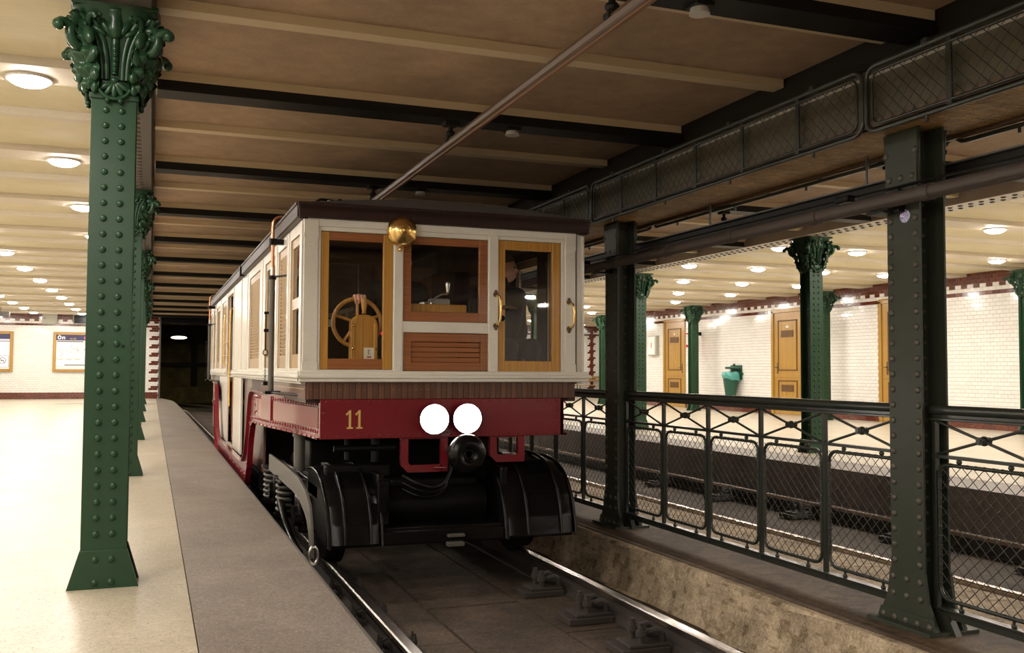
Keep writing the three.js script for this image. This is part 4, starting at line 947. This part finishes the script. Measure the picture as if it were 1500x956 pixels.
// dark poles with copper tops at the car corners
for (const z of [-7.66, 2 * (TZ - CL / 2) + 7.66]) {
  const g = new THREE.Group(); g.name = 'corner_pole'; car.add(g); const x = .872;
  cp('pole', bar([x, .90, z], [x, 1.80, z], .0225, 14), M.greyPaint, g);
  cp('pole_foot', [rbx(x - .05, x + .07, .878, .902, z - .10, z + .07, .006), tube([[x, .89, z + .05], [x + .03, .89, z + .30], [x + .13, .885, z + .70]], .010, 14, 6)], M.black, g);
  cp('collar', bar([x, 1.80, z], [x, 1.865, z], .0155, 12), M.steel, g);
  cp('copper_pipe', tube([[x, 1.86, z], [x, 2.0, z], [x, 2.16, z], [x + .01, 2.235, z], [x + .06, 2.265, z], [x + .12, 2.25, z]], .0135, 30, 10), M.copper, g);
  cp('bracket', [rbx(x - .02, x + .10, 2.045, 2.085, z - .03, z + .03, .004), bar([x, 2.04, z], [x, 2.09, z], .030, 12), bar([x, 1.79, z], [x + .09, 1.79, z + .18], .008, 8), bar([x, 1.77, z + .0], [x, 1.80, z], .030, 12)], M.black, g);
  const ch = []; for (let k = 0; k < 9; k++) ch.push(new THREE.TorusGeometry(.008, .0022, 5, 10).rotateY(k % 2 ? 0 : PI / 2).translate(x - .04, .96 + k * .0135, z - .03));
  ch.push(new THREE.TorusGeometry(.022, .004, 6, 16).rotateY(.5).translate(x - .04, 1.20, z - .03), bar([x - .04, 1.22, z - .03], [x - .04, 1.52, z - .03], .006, 6), bar([x - .04, 1.08, z - .03], [x - .04, 1.19, z - .03], .003, 5), rbx(x - .055, x - .02, .945, .975, z - .045, z - .015, .004), rbx(x - .055, x - .02, 1.36, 1.385, z - .045, z - .015, .004), rbx(x - .055, x - .02, 1.50, 1.52, z - .045, z - .015, .004));
  cp('chain', ch, M.black, g);
}
// bogie, wheels, guards, springs and coupling
for (const zb of [-8.0, 2 * (TZ - CL / 2) + 8.0]) {
  const g = new THREE.Group(); g.name = 'bogie'; car.add(g); const d = zb > -10 ? 1 : -1;
  for (const a of [-.75, .75]) {
    for (const x of [T1 - .752, T1 + .752]) cp('wheel', [new THREE.CylinderGeometry(.33, .33, .11, 36).rotateZ(PI / 2).translate(x, .001, zb + a), new THREE.CylinderGeometry(.36, .36, .025, 36).rotateZ(PI / 2).translate(x + (x < T1 ? .06 : -.06), .001, zb + a)], M.black, g);
    cp('axle', bar([T1 - .98, .0, zb + a], [T1 + .98, .0, zb + a], .06, 12), M.black, g);
    for (const s of [-1, 1]) cp('axle_box', [rbx(T1 + s * .90 - .09, T1 + s * .90 + .09, -.12, .14, zb + a - .12, zb + a + .12, .02), bar([T1 + s * .99, 0, zb + a], [T1 + s * 1.02, 0, zb + a], .07, 16)], M.blackGloss, g);
  }
  for (const s of [-1, 1]) cp('side_bar', rbx(T1 + s * .86 - .04, T1 + s * .86 + .04, .14, .26, zb - 1.15, zb + 1.15, .02), M.blackGloss, g);
  cp('bolster', rbx(1.2, 2.82, .20, .50, zb - .2, zb + .2, .02), M.black, g);
}
// curved wheel guards in front
for (const [x0, x1] of [[1.11, 1.475], [2.36, 2.895]]) {
  const g = new THREE.Group(); g.name = 'wheel_guard'; car.add(g);
  const lo = x0 < 2 ? .05 : 0, prof = [[-7.30, .41 - lo], [-7.0, .43 - lo], [-6.75, .40 - lo], [-6.57, .32 - lo], [-6.46, .20 - lo / 2], [-6.40, .05], [-6.37, -.09]];
  const sheet = new ParametricGeometry((u, v, t) => { const c = v * (prof.length - 1), i = Math.min(prof.length - 2, Math.floor(c)), f = c - i; const z = prof[i][0] + f * (prof[i + 1][0] - prof[i][0]), y = prof[i][1] + f * (prof[i + 1][1] - prof[i][1]); const k = Math.pow(Math.abs(u - .5) * 2, 4) * .03; t.set(x0 + u * (x1 - x0), y - k * (1 - v), z - k * v); }, 14, 36);
  cp('sheet', sheet, M.blackGloss, g);
  for (const u of [.30, .78]) cp('rib', tube(prof.map(p => [x0 + u * (x1 - x0), p[1] + .006, p[0] + .004]), .011, 30, 6), M.blackGloss, g);
  for (const x of [x0, x1]) cp('edge', tube(prof.map(p => [x, p[1] - .02, p[0] - .01]), .012, 30, 6), M.blackGloss, g);
  cp('cheek', plateZY([...prof.map(p => [p[0], p[1] - .025]), [-7.30, -.05]], x0 + .005, x0 + .02), M.black, g);
}
// side arm, coil spring and damper at the platform side
cp('side_arm', [plateZY([[-8.6, .335], [-7.6, .335], [-6.85, .315], [-6.5, .26], [-6.33, .19], [-6.25, .05], [-6.21, -.13], [-6.28, -.14], [-6.33, 0], [-6.45, .10], [-6.85, .185], [-7.6, .20], [-8.6, .205]], .975, .995, [], .003), tube([[.985, .205, -8.6], [.985, .20, -7.6], [.985, .185, -6.85], [.985, .10, -6.45], [.985, 0, -6.32], [.985, -.14, -6.25]], .012, 40, 8)], M.greyPaint, car, { label: 'curved grey guard arm' });
cp('arm_end', new THREE.TorusGeometry(.032, .009, 8, 20).scale(1, 1.7, 1).rotateY(.3).translate(.985, -.11, -6.19), M.steel);
for (const z of [-8.0, -8.9]) { const p = []; for (let i = 0; i <= 70; i++) p.push([1.03 + .055 * Math.cos(i * .52), -.08 + .27 * i / 70, z + .055 * Math.sin(i * .52)]); cp('coil_spring', tube(p, .013, 220, 7), M.greyPaint); for (const y of [-.12, .19]) cp('spring_seat', bar([1.03, y, z], [1.03, y + .03, z], .085, 18), M.blackGloss); }
cp('damper', [bar([1.07, .30, -7.45], [1.07, .62, -7.45], .042, 14), bar([1.07, .56, -7.45], [1.07, .60, -7.45], .052, 14)], M.greyPaint);
cp('spring_plank', tube([[1.0, .02, -8.0], [1.0, -.13, -7.6], [1.0, -.20, -7.2], [1.0, -.22, -6.9]], .03, 24, 8), M.blackGloss);
cp('pin', bar([.99, -.02, -7.13], [1.05, -.02, -7.13], .045, 14), M.blackGloss);
cp('pin', new THREE.SphereGeometry(.03, 10, 8).translate(.985, .17, -7.83), M.blackGloss);
// front cross beam and floor plate of the bogie
cp('bogie_beam', [rbx(1.12, 2.88, -.115, -.02, -6.50, -6.40, .012), rbx(1.46, 2.42, -.03, .0, -6.86, -6.42, .006), rbx(1.46, 1.52, -.03, .36, -6.86, -6.52, .02), rbx(2.36, 2.42, -.03, .38, -6.86, -6.52, .02)], M.blackGloss);
cp('motor_case', [bar([1.56, .10, -6.86], [2.32, .10, -6.86], .17, 22), rbx(1.60, 2.28, .22, .30, -6.98, -6.74, .03)], M.black);
cp('plough_plate', [rbx(1.92, 2.04, -.135, -.105, -6.40, -6.34, .006), rbx(1.93, 2.05, -.075, -.055, -6.42, -6.36, .006)], M.greyPaint);
cp('guard_bracket', [rbx(1.45, 1.53, .02, .31, -6.47, -6.43, .01), bar([1.49, .25, -6.43], [1.49, .25, -6.40], .025, 12), bar([1.50, .10, -6.44], [1.50, .20, -6.41], .024, 10)], M.blackGloss);
// buffer
{
  const b = new THREE.Group(); b.name = 'buffer'; car.add(b);
  cp('head', new THREE.LatheGeometry([[.030, .0], [.034, .035], [.065, .05], [.105, .044], [.130, .018], [.138, -.012], [.132, -.030], [.06, -.04], [.03, -.05]].map(p => new THREE.Vector2(...p)), 40).rotateX(PI / 2).translate(2.055, .493, -6.34), M.blackGloss, b);
  cp('shank', [bar([2.055, .493, -6.70], [2.055, .493, -6.37], .06, 20), new THREE.TorusGeometry(.030, .010, 8, 20).translate(2.055, .493, -6.312)], M.blackGloss, b);
}
// red drawgear brackets below the beam
const uPath = (x0, x1, y0, y1) => plateXY([[x0, y1], [x0, y0 + .05], [x0 + .05, y0], [x1, y0], [x1, y1]], -6.70, -6.655, [[[x0 + .052, y1 - .0], [x1 - .05, y1 - .0], [x1 - .05, y0 + .052], [x0 + .07, y0 + .052], [x0 + .052, y0 + .07]].map(p => [p[0], Math.min(p[1], y1 - .02)])]);
cp('draw_bracket', uPath(1.665, 2.01, .345, .60), M.red);
cp('draw_bracket', uPath(2.33, 2.60, .40, .60), M.red);
cp('link_pin', [new THREE.TorusGeometry(.022, .007, 8, 18).translate(1.955, .375, -6.645), bar([1.90, .375, -6.65], [1.99, .375, -6.62], .010, 8)], M.red);
for (let k = 0; k < 3; k++) cp('hose', tube([[1.66, .33 - k * .045, -6.60], [1.76, .275 - k * .04, -6.56], [1.86, .245 - k * .03, -6.55], [1.95, .27 - k * .02, -6.56], [2.02, .36, -6.62], [2.03, .45, -6.66]], .013, 30, 7), M.blackGloss);
cp('cross_pipes', [bar([1.2, .52, -6.72], [1.64, .52, -6.72], .022, 8), bar([1.3, .44, -6.75], [1.3, .60, -6.75], .02, 8), bar([1.5, .42, -6.75], [1.5, .60, -6.75], .03, 8), rbx(1.15, 1.62, .30, .40, -6.85, -6.78, .02)], M.black);

// ---------------------------------------------------------------- people in the cab
// smooth union of tapered capsules, meshed on a grid
function bodyMesh(bones, lo, hi, cell, k) {
  const size = Math.max(hi[0] - lo[0], hi[1] - lo[1], hi[2] - lo[2]), n = Math.min(110, Math.ceil(size / cell) + 4);
  const mc = new MarchingCubes(n, new THREE.MeshBasicMaterial(), false, false, 400000);
  mc.isolation = 0; const c = [0, 1, 2].map(i => (lo[i] + hi[i]) / 2), h = size / 2 * n / (n - 4);
  const a = V3(0, 0, 0), p = V3(0, 0, 0);
  const B = bones.map(([A, C, r0, r1]) => ({ A: V3(...A), D: V3(...C).sub(V3(...A)), r0, r1 }));
  for (let z = 0; z < n; z++) for (let y = 0; y < n; y++) for (let x = 0; x < n; x++) {
    p.set(c[0] + (x - n / 2) / (n / 2) * h, c[1] + (y - n / 2) / (n / 2) * h, c[2] + (z - n / 2) / (n / 2) * h);
    let s = 0;
    for (const b of B) { a.copy(p).sub(b.A); const L = b.D.lengthSq(), t = L ? Math.max(0, Math.min(1, a.dot(b.D) / L)) : 0; a.addScaledVector(b.D, -t); s += Math.exp(-Math.min(60, (a.length() - (b.r0 + (b.r1 - b.r0) * t)) / k)); }
    mc.field[x + y * n + z * n * n] = s > 0 ? Math.max(-1, k * Math.log(s)) : -1;
  }
  mc.update();
  const cnt = mc.count, pos = mc.positionArray.slice(0, cnt * 3), nor = mc.normalArray.slice(0, cnt * 3);
  for (let i = 0; i < cnt; i++) for (let q = 0; q < 3; q++) pos[i * 3 + q] = c[q] + pos[i * 3 + q] * h;
  const g = new THREE.BufferGeometry(); g.setAttribute('position', new THREE.Float32BufferAttribute(pos, 3)); g.setAttribute('normal', new THREE.Float32BufferAttribute(nor, 3)); g.computeVertexNormals();
  return clean(g);
}
function handBones(w, dir, up, s) { // w wrist, fingers curl over a rim: dir forward, up back of the hand, s side of the thumb
  const D = V3(...dir).normalize(), U = V3(...up).normalize(), S = V3().crossVectors(D, U).multiplyScalar(s), W = V3(...w), out = [];
  const at = (f, u, d) => W.clone().addScaledVector(D, f).addScaledVector(U, u).addScaledVector(S, d).toArray();
  out.push([at(0, 0, 0), at(.05, .004, .024), .021, .017], [at(0, 0, 0), at(.05, .004, -.024), .021, .017], [at(.01, .0, 0), at(.06, .004, 0), .021, .018]);
  [[.032, .9], [.011, 1], [-.011, .97], [-.032, .8]].forEach(([d, l]) => { const a = at(.06, .006, d), b = at(.06 + .036 * l, .002, d * 1.05), c = at(.06 + .052 * l, -.026, d * 1.05), e = at(.06 + .046 * l, -.050, d); out.push([a, b, .0098, .0092], [b, c, .0092, .0085], [c, e, .0085, .0075]); });
  out.push([at(.012, -.004, .028), at(.040, -.018, .050), .012, .010], [at(.040, -.018, .050), at(.064, -.032, .044), .010, .0085]);
  return out;
}
function seated(label, x, z, lean, hatted, hands, turn = 0, look = 0) {
  const seatY = 1.20, F = .87;   // cab floor
  const t = thing('person', label, 'person', [x, F, z], undefined, turn);
  const L = (X, Y, Z) => [X, Y - F, Z];
  const hip = 1.28, sh = 1.72;
  const bones = [
    [L(0, hip, 0), L(0, 1.45, .02), .135, .150], [L(-.07, 1.45, .02), L(-.08, 1.63, lean), .115, .125], [L(.07, 1.45, .02), L(.08, 1.63, lean), .115, .125],
    [L(-.165, sh - .03, lean), L(.165, sh - .03, lean), .070, .070], [L(0, sh, lean), L(0, 1.82, lean + .02), .065, .052],
    [L(-.09, hip - .02, 0), L(-.11, 1.25, .34), .085, .070], [L(.09, hip - .02, 0), L(.11, 1.25, .34), .085, .070],
    [L(-.11, 1.25, .34), L(-.11, .96, .36), .062, .045], [L(.11, 1.25, .34), L(.11, .96, .36), .062, .045],
    [L(-.11, .92, .36), L(-.11, .915, .46), .042, .035], [L(.11, .92, .36), L(.11, .915, .46), .042, .035]];
  const arms = hands.map(([s, e, w]) => [[L(s * .185, sh - .05, lean), L(...e), .056, .045], [L(...e), L(...w), .045, .030]]);
  for (const a of arms) bones.push(...a);
  mesh('clothed_body', bodyMesh(bones, L(-.38, .86, -.22), L(.38, 1.9, .62), .013, .018), M.suit, t, { label: 'dark jacket and trousers' });
  // head with face
  const hg = new THREE.Group(); hg.name = 'head'; t.add(hg); hg.position.set(0, 0, lean); hg.rotation.y = look;
  const hy = 1.925, hz = lean + .035;
  const hd = [[L(0, hy + .02, hz - .015), L(0, hy + .02, hz - .01), .088, .088], [L(0, hy - .05, hz + .02), L(0, hy - .075, hz + .04), .060, .045], [L(0, hy - .012, hz + .088), L(0, hy - .03, hz + .100), .012, .015], [L(-.09, hy - .01, hz - .005), L(-.09, hy - .035, hz), .016, .012], [L(.09, hy - .01, hz - .005), L(.09, hy - .035, hz), .016, .012],
    [L(0, 1.80, lean + .01), L(0, 1.87, lean + .02), .050, .050], [L(-.03, hy - .068, hz + .078), L(.03, hy - .068, hz + .078), .010, .010], [L(-.05, hy + .022, hz + .066), L(.05, hy + .022, hz + .066), .018, .018]];
  mesh('face', bodyMesh(hd, L(-.13, 1.76, lean - .12), L(.13, 2.06, lean + .18), .0045, .010).translate(0, 0, -lean), M.skin, hg);
  for (const s of [-1, 1]) mesh('eye', new THREE.SphereGeometry(.011, 10, 8).translate(...L(s * .033, hy + .0, hz + .078 - lean)), M.hair, hg);
  const hair = new THREE.SphereGeometry(.099, 24, 14, 0, PI * 2, 0, PI * .52).scale(1, 1, 1.05).rotateX(-.32).translate(...L(0, hy + .025, hz - .02));
  mesh('hair', hair.translate(0, 0, -lean), M.hair, hg);
  if (hatted) mesh('cap', [new THREE.CylinderGeometry(.105, .100, .05, 24).translate(...L(0, hy + .085, hz - .01)), new THREE.CylinderGeometry(.12, .106, .03, 24).translate(...L(0, hy + .12, hz - .005)), new THREE.CylinderGeometry(.085, .09, .010, 20, 1).scale(1, 1, .8).translate(...L(0, hy + .062, hz + .07))].map(g => g.translate(0, 0, -lean)), M.suit, hg);
  hands.forEach(([s, e, w, dir, up]) => { const hb = handBones(L(...w), dir, up, s); const xs = hb.flatMap(b => [b[0], b[1]]); const lo = [0, 1, 2].map(i => Math.min(...xs.map(p => p[i])) - .03), hi = [0, 1, 2].map(i => Math.max(...xs.map(p => p[i])) + .03); mesh('hand', bodyMesh(hb, lo, hi, .0028, .0035), M.skin, t); });
  // stool under the seat
  return t;
}
// driver: hidden head behind the mullion, right hand over the hand wheel
seated('driver in dark suit seated behind the front windows, hand on the wooden wheel', 1.80, -7.42, .05, true,
  [[-1, [-.32, 1.55, .22], [-.405, 1.588, .470], [.05, .12, 1], [0, 1, -.10]], [1, [.26, 1.46, .18], [.20, 1.55, .36], [0, 0, 1], [0, 1, 0]]]);
seated('second person in dark clothes seated behind the glass of the front door', 2.70, -7.52, .03, false,
  [[-1, [-.25, 1.40, -.04], [-.22, 1.16, .02], [0, -1, .2], [-1, 0, 0]], [1, [.25, 1.40, -.04], [.22, 1.16, .02], [0, -1, .2], [1, 0, 0]]], .2, 1.0);
for (const [x, z, l] of [[1.80, -7.42, 'driver\'s plain wooden stool in the cab'], [2.70, -7.52, 'plain wooden stool in the cab behind the front door']]) {
  const t = thing('stool', l, 'stool', [x, .87, z - .02]);
  mesh('seat', rbx(-.17, .17, .24, .28, -.17, .17, .01), M.redwood, t);
  for (const a of [-1, 1]) for (const b of [-1, 1]) mesh('leg', bar([a * .14, 0, b * .14], [a * .12, .25, b * .12], .018, 8), M.redwood, t);
}

// ---------------------------------------------------------------- far wall: doors, bin, boxes
doors.forEach(([za, zb], i) => {
  const d = struct(`door_${i + 1}`, ['yellow wooden panelled door farthest along the right-hand wall', 'yellow wooden panelled door behind the far platform column, right of the green bin', 'yellow wooden panelled door partly behind the stickered steel column'][i], 'door');
  const H = 2.60, x = RW;
  const P = (n, g, m, par = d, e) => mesh(n, g, m, par, e);
  P('frame', [rbx(x - .04, x + .06, 0, H, za - .06, za + .03, .004), rbx(x - .04, x + .06, 0, H, zb - .03, zb + .06, .004), rbx(x - .04, x + .06, H - .05, H + .03, za - .06, zb + .06, .004), rbx(x - .01, x + .06, H - .01, H + .05, za - .07, zb + .07, .004)], M.doorWood);
  P('leaf', rbx(x - .006, x + .03, .01, H - .05, za + .03, zb - .03, .004), M.doorWood);
  for (const [y0, y1] of [[1.10, 2.36], [.22, .86]]) {
    const a = za + .20, b = zb - .20;
    P('moulding', [rbx(x - .022, x, y0, y0 + .03, a, b, .005), rbx(x - .022, x, y1 - .03, y1, a, b, .005), rbx(x - .022, x, y0, y1, a, a + .03, .005), rbx(x - .022, x, y0, y1, b - .03, b, .005)], M.doorDark);
    for (let k = 0; k < 5; k++) { const z0 = a + .05 + k * (b - a - .10) / 5; P('board', rbx(x - .014, x, y0 + .05, y1 - .05, z0 + .002, z0 + (b - a - .10) / 5 - .002, .003), M.doorWood); }
    const v = y1 > 2 ? 1.95 : .60;
    P('vent', bx(x - .024, x - .010, v - .02, v + .15, a + .14, b - .14), M.doorDark);
    for (let k = 0; k < 5; k++) P('slat', rbx(x - .032, x - .02, v + k * .028, v + k * .028 + .014, a + .15, b - .15, .002), M.doorDark);
  }
  P('middle_rail', rbx(x - .02, x, .93, 1.0, za + .06, zb - .06, .006), M.doorWood);
  P('number_plate', rbx(x - .016, x - .006, 2.16, 2.22, (za + zb) / 2 - .06, (za + zb) / 2 + .06, .004), M.creamPlate);
  P('handle', [rbx(x - .02, x - .006, 1.02, 1.30, zb - .15 + (i ? -.86 : 0), zb - .11 + (i ? -.86 : 0), .004), bar([x - .06, 1.18, zb - .13 + (i ? -.86 : 0)], [x - .01, 1.18, zb - .13 + (i ? -.86 : 0)], .01, 8), bar([x - .06, 1.18, zb - .13 + (i ? -.86 : 0)], [x - .06, 1.18, zb - .25 + (i ? -.80 : 0)], .01, 8)], M.contact);
});
{ // hanging litter bin with a bag
  const t = thing('litter_bin', 'dark green metal litter bin with a pale teal bag hung on the tiled wall', 'bin', [RW - .20, .40, -22.16]);
  const ring = (r, y, sq) => { const o = []; for (let i = 0; i < 24; i++) { const a = i / 24 * PI * 2; o.push([r * Math.cos(a) * .8, y, r * Math.sin(a)]); } return o; };
  const shell = new THREE.LatheGeometry([[.0, 0], [.155, 0], [.165, .02], [.265, .62], [.255, .62], [.155, .03], [0, .02]].map(p => new THREE.Vector2(...p)), 28).scale(.72, 1, 1);
  mesh('body', shell, M.bin, t);
  for (let k = 0; k < 10; k++) { const a = k / 10 * PI * 2; mesh('rib', bar([.162 * .72 * Math.cos(a), .02, .162 * Math.sin(a)], [.266 * .72 * Math.cos(a), .62, .266 * Math.sin(a)], .008, 6), M.bin, t); }
  const bag = new ParametricGeometry((u, v, q) => { const a = u * PI * 2, r = .262 + .030 * Math.sin(v * PI) + .008 * Math.sin(a * 9 + v * 7), dip = .04 * Math.sin(a + .8); q.set(r * .74 * Math.cos(a), .66 - v * (.20 + dip) + .01 * Math.sin(a * 5), r * Math.sin(a) + .02 * v); }, 48, 10);
  mesh('bag', bag, M.bag, t, { label: 'translucent teal plastic bag' });
  mesh('hanger', [rbx(.17, .195, .45, .84, -.27, .27, .01), rbx(-.02, .195, .74, .80, -.25, .25, .02), rbx(.14, .195, .58, .64, .20, .32, .01), new THREE.SphereGeometry(.035, 10, 8).translate(.10, .85, .02)], M.bin, t);
}
{
  const t = thing('hydrant_box', 'flat white wall cabinet with a dark frame left of the farthest yellow door', 'cabinet', [RW - .062, 1.56, -26.65]);
  mesh('case', rbx(-.05, .052, 0, .62, -.26, .26, .01), M.boxGrey, t);
  mesh('door', rbx(-.062, -.05, .03, .59, -.23, .18, .006), M.paper, t);
  mesh('emblem', rbx(-.066, -.06, .24, .40, -.05, .0, .002), M.redSign, t);
}
{
  const t = thing('fire_sign', 'narrow red wall sign with white marks left of the green bin', 'sign', [RW - .16, 1.50, -23.95]);
  mesh('panel', rbx(-.11, .03, 0, .60, -.012, .012, .004), M.redSign, t);
  for (let k = 0; k < 4; k++) mesh('mark', rbx(-.07, -.01, .07 + k * .13, .13 + k * .13, .011, .0145, .001), M.paper, t);
  mesh('arm', [rbx(-.36, .12, .62, .66, -.02, .02, .004), rbx(-.34, -.10, .25, .33, -.010, .010, .004)], M.redSign, t);
  mesh('bracket', rbx(-.10, .16, .60, .70, -.025, .025, .004), M.black, t);
}
// ---------------------------------------------------------------- near end wall: framed maps, box, screen
function poster(seedN, draw) {
  const c = document.createElement('canvas'); c.width = 512; c.height = 576; const q = c.getContext('2d'); draw(q);
  const t = new THREE.CanvasTexture(c); t.colorSpace = THREE.SRGBColorSpace; return new THREE.MeshStandardMaterial({ map: t, roughness: .35 });
}
const drawMap = (q) => {
  q.fillStyle = '#f3f1ea'; q.fillRect(0, 0, 512, 576);
  q.fillStyle = '#2a2758'; q.fillRect(0, 0, 512, 92); q.fillStyle = '#ffffff'; q.font = 'bold 84px sans-serif'; q.fillText('Ön', 12, 74);
  q.fillStyle = '#d9b24a'; q.font = 'bold 34px sans-serif'; q.fillText('itt áll', 190, 74); q.fillStyle = '#e0558c'; q.beginPath(); q.arc(420, 46, 34, 0, 7); q.fill(); q.fillStyle = '#f6d9e4'; q.beginPath(); q.arc(420, 46, 16, 0, 7); q.fill();
  q.fillStyle = '#3a3a3a'; q.fillRect(10, 100, 370, 18); q.fillStyle = '#d6d640'; q.fillRect(400, 110, 104, 54);
  q.strokeStyle = '#c9c4b4'; q.lineWidth = 3; for (let i = 0; i < 16; i++) { q.beginPath(); q.moveTo(rnd() * 512, 130 + rnd() * 240); q.lineTo(rnd() * 512, 130 + rnd() * 240); q.stroke(); }
  for (let i = 0; i < 14; i++) { q.fillStyle = ['#6f7d4a', '#b99b3a', '#4a4a62', '#a86a5a'][i % 4]; q.fillRect(20 + rnd() * 460, 140 + rnd() * 210, 16, 14); }
  q.fillStyle = '#55557a'; q.fillRect(0, 392, 512, 4); q.fillStyle = '#d08a6a'; for (let i = 0; i < 3; i++) q.fillRect(20 + i * 120, 410, 80, 10);
  q.strokeStyle = '#8a8a9a'; q.strokeRect(400, 410, 70, 40); q.fillStyle = '#2c2c4c'; q.fillRect(120, 500, 300, 16); q.fillStyle = '#7aa06a'; q.fillRect(0, 532, 512, 6);
};
const drawRules = (q) => {
  q.fillStyle = '#eeeef0'; q.fillRect(0, 0, 512, 576); q.fillStyle = '#2a2758'; q.fillRect(0, 0, 512, 80); q.fillStyle = '#b9b9cc'; q.fillRect(0, 80, 512, 14); q.fillStyle = '#33335a'; q.fillRect(0, 110, 512, 12);
  q.fillStyle = '#d9d9e4'; for (let i = 0; i < 8; i++) q.fillRect(20, 150 + i * 24, 300 + 120 * rnd(), 8);
  q.fillStyle = '#2c2c4c'; q.fillRect(180, 360, 140, 190); q.strokeStyle = '#333355'; q.lineWidth = 5; q.strokeRect(330, 360, 170, 190); q.fillStyle = '#ffffff'; q.fillRect(333, 363, 164, 184);
  q.strokeStyle = '#44446a'; q.lineWidth = 9; q.beginPath(); q.arc(415, 440, 48, 0, 7); q.stroke(); q.beginPath(); q.moveTo(382, 406); q.lineTo(448, 474); q.stroke(); q.fillStyle = '#444'; q.fillRect(388, 434, 54, 12);
};
function framed(name, label, x0, x1, y0, y1, draw, frameMat) {
  const t = thing(name, label, 'poster', [(x0 + x1) / 2, y0, Z_END + .01]); const w = (x1 - x0) / 2, h = y1 - y0, b = .10;
  for (const s of [-1, 1]) mesh('frame_side', rbx(s > 0 ? w - b : -w, s > 0 ? w : -w + b, 0, h, 0, .07, .015), frameMat, t);
  mesh('frame_top', rbx(-w + b, w - b, h - b, h, 0, .07, .015), frameMat, t); mesh('frame_bottom', rbx(-w + b, w - b, 0, b, 0, .07, .015), frameMat, t);
  mesh('print', new THREE.PlaneGeometry(2 * (w - b), h - 2 * b).translate(0, h / 2, .04), poster(1, draw), t, { keepUV: true });
}
framed('map_poster', 'gilt framed network map headed Ön on the far end wall, beside the big column', -3.216, -1.85, .945, 2.335, drawMap, M.doorWood);
framed('notice_poster', 'gilt framed notice at the left edge of the picture on the end wall', -5.83, -4.46, .945, 2.335, drawRules, M.doorWood);
framed('advert_poster', 'purple and blue advert with a face far behind the train window', 15.0, 16.1, .85, 2.25, (q) => {
  const g = q.createLinearGradient(0, 0, 0, 576); q.fillStyle = '#6a58b8'; q.fillRect(0, 0, 512, 130); q.fillStyle = '#b9b4dc'; q.fillRect(0, 130, 512, 60); q.fillStyle = '#7d9cc8'; q.fillRect(0, 190, 512, 386);
  q.fillStyle = '#c79a84'; q.beginPath(); q.ellipse(300, 300, 80, 105, 0, 0, 7); q.fill(); q.fillStyle = '#2a2230'; q.beginPath(); q.ellipse(285, 225, 100, 62, 0, 0, 7); q.fill(); q.fillStyle = '#24467e'; q.fillRect(60, 420, 240, 156); q.fillStyle = '#d8b58e'; q.fillRect(300, 410, 150, 166);
}, M.boxGrey);
{
  const t = thing('switch_box', 'grey metal box high on the tiled end wall', 'box', [-3.33, 2.60, Z_END + .01]);
  mesh('case', rbx(-.24, .24, 0, .42, 0, .16, .01), M.boxGrey, t); mesh('door', rbx(-.21, .21, .03, .39, .16, .17, .004), M.boxGrey, t); mesh('lock', bar([-.16, .2, .17], [-.16, .2, .18], .02, 10), M.black, t);
  const s = thing('info_screen', 'small dark screen high on the end wall behind the big column', 'screen', [-2.30, 2.62, Z_END + .01]);
  mesh('case', rbx(-.30, .30, 0, .34, 0, .10, .01), M.boxGrey, s); mesh('panel', rbx(-.27, .27, .03, .31, .10, .106, .004), M.blackGloss, s);
  const f = thing('direction_sign', 'dark hanging sign under the ceiling at the left edge of the picture', 'sign', [-4.55, 2.66, -33]);
  mesh('board', rbx(-.75, .45, 0, .14, -.05, .05, .01), M.greyPaint, f); for (const x of [-.5, .2]) mesh('rod', bar([x, .14, 0], [x, .30, 0], .012, 6), M.greyPaint, f);
}
{ // bench by the far end wall
  const t = thing('bench', 'wooden bench with curly iron legs far away right of the train', 'bench', [17.35, 0, Z_END + .55]);
  for (let k = 0; k < 4; k++) mesh('plank', rbx(-.95, .95, .45, .485, -.20 + k * .105, -.11 + k * .105, .006), M.tan, t);
  for (let k = 0; k < 2; k++) mesh('plank', rbx(-.95, .95, .62 + k * .13, .72 + k * .13, -.27, -.24, .006), M.tan, t);
  for (const x of [-.7, .7]) mesh('leg', [tube([[x, 0, .18], [x, .18, .06], [x, .30, .14], [x, .44, .12]], .02, 16, 6), tube([[x, 0, -.20], [x, .20, -.06], [x, .32, -.14], [x, .50, -.16], [x, .86, -.26]], .02, 20, 6), new THREE.TorusGeometry(.07, .014, 6, 16).rotateY(PI / 2).translate(x, .26, 0)], M.black, t);
}
// drain slot in the near platform
{
  const t = thing('floor_grate', 'narrow dark grate let into the near platform floor', 'grate', [-1.9, .0005, -32.0]);
  mesh('frame', bx(-.80, .80, 0, .004, -.18, .18), M.boxGrey, t);
  for (let k = 0; k < 12; k++) mesh('slot', bx(-.76 + k * .128, -.66 + k * .128, .004, .006, -.14, .14), M.greyPaint, t);
}
scene.traverse(o => { if (o.isMesh) { o.castShadow = true; o.receiveShadow = true; } });
renderer.render(scene, camera);
